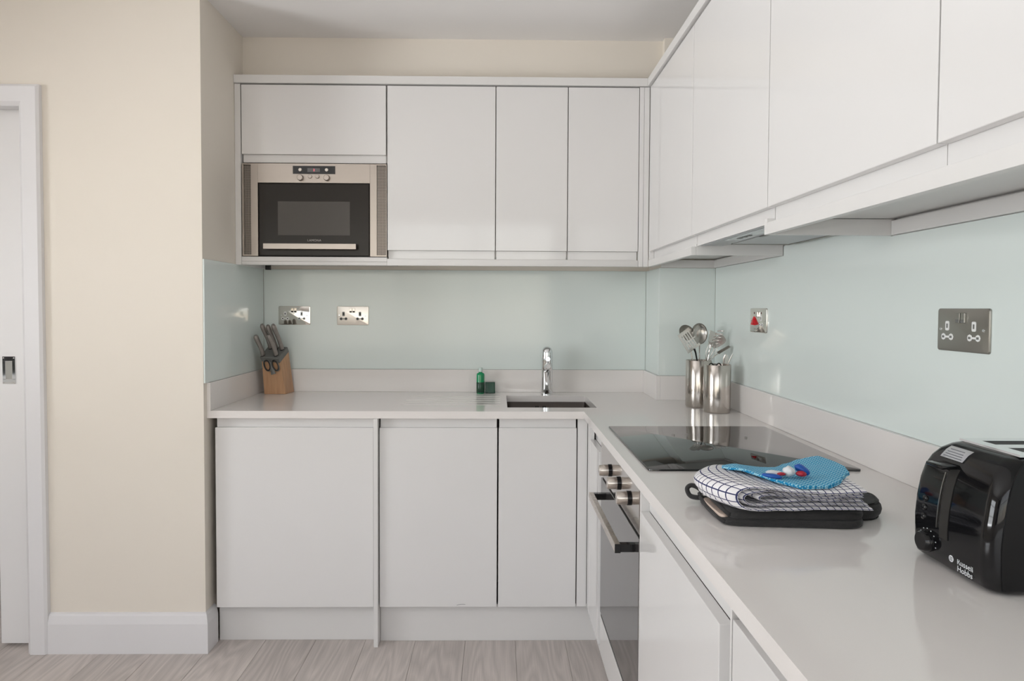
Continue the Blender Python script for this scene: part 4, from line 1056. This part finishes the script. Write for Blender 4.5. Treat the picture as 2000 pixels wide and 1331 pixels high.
# ------------------------------------------------------------------ toaster
def toaster():
    t = thing('toaster', 'glossy black two-slot toaster with white sticker at the right edge', 'toaster', (0.81, -2.11, WT))
    X1, YF, YK = 0.922, -2.198, -2.020
    prof = [(0.9050, .709, .010), (0.9075, .700, .004), (0.9130, .6925, .001), (0.930, .690, 0), (0.970, .689, 0), (1.000, .6915, 0), (1.030, .6965, .001), (1.050, .702, .003), (1.066, .710, .007), (1.078, .7205, .012), (1.086, .733, .019), (1.0905, .747, .027)]
    def x0(z):
        for (a, xa, _), (b, xb, _) in zip(prof[:-1], prof[1:]):
            if a <= z <= b: return xa + (xb - xa) * (z - a) / (b - a)
        return prof[-1][1]
    bm = bmesh.new(); rings = []
    for z, xx, ins in prof:
        x1 = X1 - (xx - .689) ; y0, y1 = YF + ins, YK - ins; r = .021; vs = []
        for cx, cy, a0 in ((x1 - r, y1 - r, 0), (xx + r, y1 - r, PI / 2), (xx + r, y0 + r, PI), (x1 - r, y0 + r, 1.5 * PI)):
            for k in range(9):
                a = a0 + PI / 2 * k / 8; vs.append(bm.verts.new((cx + r * math.cos(a), cy + r * math.sin(a), z)))
        rings.append(vs)
    n = len(rings[0])
    # bulge of the end face
    for A, B in zip(rings[:-1], rings[1:]):
        for k in range(n): bm.faces.new((A[k], A[(k + 1) % n], B[(k + 1) % n], B[k]))
    bm.faces.new(rings[0][::-1]); bm.faces.new(rings[-1])
    link('toaster_body', bm, M['blk'], t, smooth=True, angle=60)
    # satin side cover, slightly proud of the camera-facing side
    bm = bmesh.new(); rr = []
    for z, xx, ins in prof[2:-1]:
        rr.append([bm.verts.new((xx + .0145, YF + ins - .0012, z)), bm.verts.new((X1 - (xx - .689) - .0145, YF + ins - .0012, z)), bm.verts.new((X1 - (xx - .689) - .0145, YF + ins + .002, z)), bm.verts.new((xx + .0145, YF + ins + .002, z))])
    for A, B in zip(rr[:-1], rr[1:]):
        for k in range(4): bm.faces.new((A[k], A[(k + 1) % 4], B[(k + 1) % 4], B[k]))
    bm.faces.new(rr[0][::-1]); bm.faces.new(rr[-1])
    link('side_cover', bm, M['blkmatt'], t, smooth=True, angle=30)
    # steel top with two slots
    zt = 1.0907; xa, xb, ya, yb = .7500, .861, -2.168, -2.050
    xs = [.7480, .768, .850, .868]; ys = [-2.170, -2.150, -2.122, -2.098, -2.070, -2.049]
    bm = cell_slab('top', xs, ys, lambda x, y: not (.768 < x < .850 and (-2.150 < y < -2.122 or -2.098 < y < -2.070)), lambda x, y: zt + .003, zt - .0002, None)
    o = link('top_plate', bm, M['chrome'], t); o['label'] = 'polished steel top plate with slots'
    boxes('slot_well', [(.768, .850, -2.150, -2.122, zt - .0001, zt + .0006), (.768, .850, -2.098, -2.070, zt - .0001, zt + .0006)], M['dark'], t)
    # lever slot, reflection strip, lever, dial
    def onface(y0, y1, za, zb, off, name, m, steps=10, thick=.0012):
        bm = bmesh.new(); rr = []
        for k in range(steps + 1):
            z = za + (zb - za) * k / steps; xx = x0(z)
            rr.append([bm.verts.new((xx - off - thick, y0, z)), bm.verts.new((xx - off - thick, y1, z)), bm.verts.new((xx - off + thick, y1, z)), bm.verts.new((xx - off + thick, y0, z))])
        for A, B in zip(rr[:-1], rr[1:]):
            for k in range(4): bm.faces.new((A[k], A[(k + 1) % 4], B[(k + 1) % 4], B[k]))
        bm.faces.new(rr[0][::-1]); bm.faces.new(rr[-1])
        return link(name, bm, m, t, smooth=True, angle=40)
    onface(-2.112, -2.094, .952, 1.058, .0, 'lever_slot', M['dark'])
    onface(-2.0905, -2.0885, .965, 1.050, .0014, 'slot_reflection', M['satin_steel'])  # grey strip stands in for the reflection on the slot edge
    bm = bmesh.new(); addbox(bm, .680, .712, -2.108, -2.071, 1.0575, 1.0635, .002); lv = link('lever', bm, M['blk'], t, smooth=True, angle=40)
    bm = bmesh.new(); addlathe(bm, [(0, .012), (.0135, .012), (.0155, .009), (.0165, 0), (0, 0)], seg=32); xform(bm, Matrix.Translation((x0(.935) - .0002, -2.066, .936)) @ Matrix.Rotation(-PI / 2, 4, 'Y'))
    dl = link('browning_dial', bm, M['blk'], t, smooth=True, angle=35)
    for k in range(9):
        a = PI * (.05 + .9 * k / 8) * 1.3 - .5
        bm = bmesh.new(); yy, zz = -2.066 + .0195 * math.cos(a), .936 + .0195 * math.sin(a)
        addbox(bm, x0(zz) - .0006, x0(zz) + .0004, yy - .0007, yy + .0007, zz - .0007, zz + .0007); link('dial_mark', bm, M['whiteprint'], t)
    for zz in (.972, .986, 1.0):
        bm = bmesh.new(); addlathe(bm, [(0, .0025), (.0045, .002), (.005, 0)], seg=18); xform(bm, Matrix.Translation((x0(zz), -2.056, zz)) @ Matrix.Rotation(-PI / 2, 4, 'Y')); link('button', bm, M['blk'], t, smooth=True)
    # sticker lying on the rounded shoulder
    bm = bmesh.new(); rows = []
    zz = [1.0675, 1.0702, 1.0729, 1.0756, 1.0783, 1.0810, 1.0835]
    for z in zz:
        xx = x0(z); rows.append([bm.verts.new((xx - .0011, y, z + .0009)) for y in (-2.109, -2.093, -2.076, -2.060)])
    for A, B in zip(rows[:-1], rows[1:]):
        for k in range(3): bm.faces.new((A[k], A[k + 1], B[k + 1], B[k]))
    bmesh.ops.solidify(bm, geom=bm.faces[:], thickness=0.0002)
    sk = link('sticker', bm, M['sticker'], t, smooth=True); sk['label'] = 'white rectangular sticker with small grey print'
    for k, z in enumerate((1.0700, 1.0732, 1.0764, 1.0798)):
        xx = x0(z); bm = bmesh.new(); addbox(bm, xx - .0019, xx - .0008, -2.104 + .002 * k, -2.065 - .001 * k, z + .0006, z + .0018); bmesh.ops.translate(bm, verts=bm.verts, vec=-wloc(t)); link('print_line', bm, M['print'], sk, world=False)
    # maker's name and emblem
    F = frame((x0(.925) - .0006, -2.1480, .9240), (0, -1, 0), (0, 0, 1))
    text_mesh('lettering', 'Russell\nHobbs', 0.0118, M['whiteprint'], t, F, depth=0.0002)
    bm = bmesh.new(); addlathe(bm, [(0, .0004), (.0048, .0004), (.005, 0)], seg=24); xform(bm, Matrix.Translation((x0(.927) - .0003, -2.1195, .9285)) @ Matrix.Rotation(-PI / 2, 4, 'Y')); em = link('emblem', bm, M['whiteprint'], t)
    for dz in (-.002, 0.0, .002):
        bm = bmesh.new(); addbox(bm, x0(.927) - .0010, x0(.927) - .0007, -2.1225, -2.1165, .9285 + dz - .0004, .9285 + dz + .0004); bmesh.ops.translate(bm, verts=bm.verts, vec=-wloc(t)); link('emblem_line', bm, M['dark'], em, world=False)
toaster()

# ------------------------------------------------------------------ oven glove, tea towel, cloth, tablet
def smooth_closed(P, n=64):
    out = []; m = len(P)
    for i in range(m):
        p0, p1, p2, p3 = [Vector((*P[(i + k) % m], 0)) for k in (-1, 0, 1, 2)]
        for j in range(n // m):
            f = j / (n // m)
            out.append(0.5 * ((2 * p1) + (-p0 + p2) * f + (2 * p0 - 5 * p1 + 4 * p2 - p3) * f * f + (-p0 + 3 * p1 - 3 * p2 + p3) * f ** 3))
    return out
def pillow(name, P, z0, th, m, parent, amp=.0015, n=96, edge=None, zfun=None, seed=0, rings=14, sm=True):
    pts = smooth_closed(P, n) if sm else [Vector((*p, 0)) for p in P]
    c = sum(pts, Vector()) / len(pts); r = edge or th / 2
    size = sum((p - c).length for p in pts) / len(pts)
    bm = bmesh.new(); R = []
    prof = []
    for k in range(7):
        a = PI / 2 * (1 - k / 3); prof.append((1 - (r * (1 - math.cos(a))) / size, -math.sin(a)))    # from top(+)... to bottom
    def zz(p, s):
        base = zfun(p) if zfun else 0
        return z0 + th / 2 + base - s * th / 2
    levels = [(f, -1) for f in [0.15 + .75 * k / (rings - 1) for k in range(rings)]]
    seq = [(f, 1.0) for f, _ in levels] + [(f, math.copysign(abs(s), -s) if s else 0) for f, s in prof] + [(f, -1.0) for f, _ in reversed(levels)]
    for f, s in seq:
        ring = []
        for p in pts:
            q = c + (p - c) * f; nz = noise.noise(Vector((q.x * 38 + seed, q.y * 38, seed * 3.1))) * amp
            ring.append(bm.verts.new((q.x, q.y, z0 + th / 2 + (zfun(q) if zfun else 0) + s * th / 2 + (nz if s > 0 else nz * .15))))
        R.append(ring)
    L = len(pts)
    for A, B in zip(R[:-1], R[1:]):
        for k in range(L): bm.faces.new((A[k], A[(k + 1) % L], B[(k + 1) % L], B[k]))
    bm.faces.new(R[0]); bm.faces.new(R[-1][::-1])
    return link(name, bm, m, parent, smooth=True)

def catmull(P, n):
    out = []; m = len(P)
    for i in range(m - 1):
        p0, p1, p2, p3 = P[max(0, i - 1)], P[i], P[i + 1], P[min(m - 1, i + 2)]
        for j in range(n):
            f = j / n
            out.append(0.5 * ((2 * p1) + (-p0 + p2) * f + (2 * p0 - 5 * p1 + 4 * p2 - p3) * f * f + (-p0 + 3 * p1 - 3 * p2 + p3) * f ** 3))
    out.append(P[-1]); return out
def glove():
    t = thing('oven_glove', 'charcoal quilted oven glove folded flat under the tea towel', 'oven glove', (0.56, -1.82, WT))
    z = WT + .0005
    P = [(.428, -1.893), (.445, -1.906), (.50, -1.912), (.58, -1.918), (.655, -1.922), (.682, -1.900), (.690, -1.86), (.688, -1.79), (.66, -1.755), (.58, -1.745), (.50, -1.745), (.435, -1.750), (.424, -1.80), (.424, -1.86)]
    pillow('lower_layer', P, z, .0125, M['charcoal'], t, amp=.001, seed=2)
    P2 = [(.438, -1.898), (.46, -1.908), (.52, -1.910), (.60, -1.915), (.66, -1.916), (.684, -1.895), (.692, -1.85), (.685, -1.79), (.65, -1.755), (.57, -1.748), (.50, -1.750), (.450, -1.760), (.440, -1.80), (.436, -1.86)]
    pillow('upper_layer', P2, z + .0130, .0145, M['charcoal'], t, amp=.0015, seed=9)
    P3 = [(.640, -1.84), (.655, -1.78), (.70, -1.752), (.742, -1.765), (.757, -1.80), (.748, -1.845), (.722, -1.873), (.69, -1.880), (.655, -1.87)]
    o = pillow('folded_hand', P3, z + .0005, .030, M['charcoal'], t, amp=.002, seed=5)
    P4 = [(.426, -1.888), (.4345, -1.892), (.436, -1.86), (.436, -1.80), (.430, -1.775), (.4225, -1.79), (.4215, -1.86)]
    o = pillow('lining', [(.4270, -1.886), (.44, -1.888), (.46, -1.86), (.46, -1.80), (.44, -1.778), (.4255, -1.79), (.4245, -1.85)], z + .0105, .006, M['lining'], t, amp=.0003); o['label'] = 'beige inner lining peeping out'
    pts = [(.434, -1.762, z + .020), (.424, -1.758, z + .030), (.412, -1.752, z + .033), (.404, -1.752, z + .026), (.408, -1.758, z + .014), (.420, -1.766, z + .012), (.432, -1.770, z + .014)]
    bm = bmesh.new(); addtube(bm, catmull([Vector(p_) for p_ in pts], 6), .0078, seg=10, flat=.6, side=(0.2, 1, 0)); link('hanging_loop', bm, M['charcoal'], t, smooth=True)
    # bound edge
    bm = bmesh.new(); addtube(bm, [(.430, -1.898, z + .006), (.426, -1.87, z + .0085), (.424, -1.82, z + .010), (.424, -1.775, z + .014), (.428, -1.755, z + .017)], .0038, seg=8, side=(0, 0, 1)); link('binding', bm, M['charcoal'], t, smooth=True)
    bm = bmesh.new(); addtube(bm, [(.438, -1.901, z + .020), (.436, -1.87, z + .0215), (.436, -1.82, z + .0225), (.437, -1.775, z + .024), (.442, -1.755, z + .024)], .0040, seg=8, side=(0, 0, 1)); link('binding', bm, M['charcoal'], t, smooth=True)
glove()

def towel():
    t = thing('tea_towel', 'folded white tea towel with navy check lying on the oven glove', 'tea towel', (0.55, -1.84, 0.933))
    def left(y):      # how far the fold bulges to the left, by depth
        f = (y + 1.925) / .165
        return -.040 * math.sin(min(1, max(0, f)) * PI) ** .8 - .012 * f
    def layer(name, P, y0, y1, th, seed, amp, u0):
        C = catmull([Vector((p[0], .9388 + (p[1] - .936) * 1.12)) for p in P], 9)
        ny = 26; bm = bmesh.new(); uvl = bm.loops.layers.uv.new('UVMap')
        # arc length
        s = [u0]
        for a, b in zip(C[:-1], C[1:]): s.append(s[-1] + (b - a).length)
        def P3(i, j, side):
            p = C[i]; a = C[max(0, i - 1)]; b = C[min(len(C) - 1, i + 1)]; d = (b - a).normalized(); nx, nz = -d.y, d.x
            y = y0 + (y1 - y0) * j / ny
            w_ = max(0, min(1, (0.60 - p.x) / .16))
            sag = .004 * math.sin((y + 1.925) / .165 * PI) if p.y > .950 else 0
            e = .0035 * noise.noise(Vector((p.x * 30, seed * 2.0, 1))) * (1 if j < ny / 2 else -1) * abs(j / ny - .5) * 2
            dz = amp * noise.noise(Vector((p.x * 46 + seed, y * 30, seed)))
            # soft rounded hem: thinner at the two ends
            k = math.sqrt(max(.02, 1 - (abs(j / ny - .5) * 2) ** 14))
            return Vector((p.x + left(y) * w_ + nx * th / 2 * side * k, y + e, p.y + sag + dz + nz * th / 2 * side * k))
        V = {}
        for side in (-1, 1):
            for i in range(len(C)):
                for j in range(ny + 1): V[(i, j, side)] = bm.verts.new(P3(i, j, side))
        def face(keys, uvs):
            f = bm.faces.new([V[k] for k in keys])
            for l, uv in zip(f.loops, uvs): l[uvl].uv = uv
        vy = lambda j: (y1 - y0) * j / ny
        for i in range(len(C) - 1):
            for j in range(ny):
                for side in (-1, 1):
                    ks = [(i, j, side), (i + 1, j, side), (i + 1, j + 1, side), (i, j + 1, side)]; us = [(s[i], vy(j)), (s[i + 1], vy(j)), (s[i + 1], vy(j + 1)), (s[i], vy(j + 1))]
                    if side > 0: ks.reverse(); us.reverse()
                    face(ks, us)
            for j, sg in ((0, 1), (ny, -1)):
                ks = [(i, j, -1), (i, j, 1), (i + 1, j, 1), (i + 1, j, -1)]; us = [(s[i], .004), (s[i], .010), (s[i + 1], .010), (s[i + 1], .004)]
                if sg < 0: ks.reverse(); us.reverse()
                face(ks, us)
        for i in (0, len(C) - 1):
            for j in range(ny):
                face([(i, j, -1), (i, j + 1, -1), (i, j + 1, 1), (i, j, 1)], [(s[i] + .004, vy(j)), (s[i] + .004, vy(j + 1)), (s[i] + .008, vy(j + 1)), (s[i] + .008, vy(j))])
        return link(name, bm, M['check'], t, smooth=True, angle=75)
    layer('outer_fold', [(.674, .9660), (.62, .9635), (.57, .9640), (.52, .9680), (.485, .9725), (.462, .9715), (.447, .9650), (.444, .9560), (.450, .9460), (.466, .9385), (.50, .9365), (.55, .9370), (.62, .9385), (.686, .9370)], -1.925, -1.758, .0058, 1, .0008, 0.003)
    layer('inner_fold', [(.670, .9600), (.62, .9578), (.57, .9585), (.53, .9615), (.50, .9655), (.478, .9640), (.462, .9560), (.470, .9460), (.50, .9430), (.55, .9435), (.62, .9448), (.680, .9430)], -1.921, -1.762, .0040, 4, .0012, 0.009)
    layer('inner_fold', [(.672, .9550), (.62, .9533), (.57, .9530), (.53, .9570), (.505, .9585), (.492, .9545), (.50, .9490), (.53, .9480), (.57, .9495), (.62, .9490), (.672, .9480)], -1.918, -1.765, .0034, 8, .0016, 0.001)
towel()

def jcloth():
    P = [(.452, -1.815), (.458, -1.798), (.50, -1.793), (.555, -1.786), (.575, -1.772), (.600, -1.745), (.640, -1.722), (.689, -1.714), (.702, -1.760), (.700, -1.800), (.690, -1.835), (.664, -1.862), (.640, -1.893), (.610, -1.912), (.555, -1.918), (.52, -1.895), (.49, -1.855)]
    P = [p for a, b in zip(P, P[1:] + P[:1]) for p in [(a[0] + (b[0] - a[0]) * k / 6, a[1] + (b[1] - a[1]) * k / 6) for k in range(6)]]
    top = [(.444, .960), (.452, .970), (.470, .9720), (.485, .9725), (.52, .9680), (.57, .9640), (.62, .9635), (.674, .9660), (.72, .9660)]
    def zf(p):
        x = min(.719, max(.4441, p.x)); h = .97
        for (xa, za), (xb, zb) in zip(top[:-1], top[1:]):
            if xa <= x <= xb: h = za + (zb - za) * (x - xa) / (xb - xa)
        h = .9388 + (h - .936) * 1.12 + .0031 + .004 * max(0, math.sin((p.y + 1.925) / .165 * PI)) + .0006
        f = max(0, (p.x - .60) / .09) * max(0, (p.y + 1.84) / .11)
        return h + .008 * min(1, f) + .0010 * (1 + math.sin(p.x * 160)) * max(0, 1 - (p.x - .45) / .08)
    t = thing('cleaning_cloth', 'bright blue wavy-patterned cloth folded on the tea towel', 'cloth', (.58, -1.83, .972))
    pillow('cloth_fold', P, .0032, .0030, M['jcloth'], t, amp=.0010, zfun=zf, seed=3, sm=False)
    Q = [((x - .58) * .96 + .584, (y + 1.83) * .96 - 1.832) for x, y in P]
    pillow('cloth_fold', Q, .0, .0028, M['jcloth'], t, amp=.0002, zfun=zf, seed=6, sm=False)
jcloth()

def tablet():
    t = thing('wrapped_tablet', 'twisted blue, red and white wrapped tablet on the blue cloth', 'tablet', (.555, -1.868, .982))
    z = .9925
    def blob(name, c, r, m, rot=0, tilt=0, seed=1, nz=.15):
        bm = bmesh.new(); bmesh.ops.create_icosphere(bm, subdivisions=3, radius=1)
        for v in bm.verts: v.co *= 1 + nz * noise.noise(v.co * 1.7 + Vector((seed, 0, 0)))
        xform(bm, Matrix.Translation(c) @ Matrix.Rotation(rot, 4, 'Z') @ Matrix.Rotation(tilt, 4, 'Y') @ Matrix.Diagonal((*r, 1)))
        return link(name, bm, m, t, smooth=True)
    blob('tablet_core', (.557, -1.872, z + .004), (.011, .010, .0095), M['whitewrap'])
    blob('blue_end', (.520, -1.885, z - .001), (.019, .0065, .0040), M['blueplastic'], -.15, .12, 3)
    blob('white_twist', (.532, -1.872, z + .001), (.016, .006, .0045), M['whitewrap'], -.1, .1, 5, .3)
    blob('red_fleck', (.540, -1.880, z + .001), (.007, .004, .003), M['redwrap'], 0, 0, 7, .3)
    blob('blue_end', (.585, -1.866, z + .0055), (.015, .009, .0080), M['blueplastic'], -.3, .55, 9)
    blob('red_band', (.578, -1.876, z + .0005), (.010, .007, .0055), M['redwrap'], 0, .1, 11)
tablet()
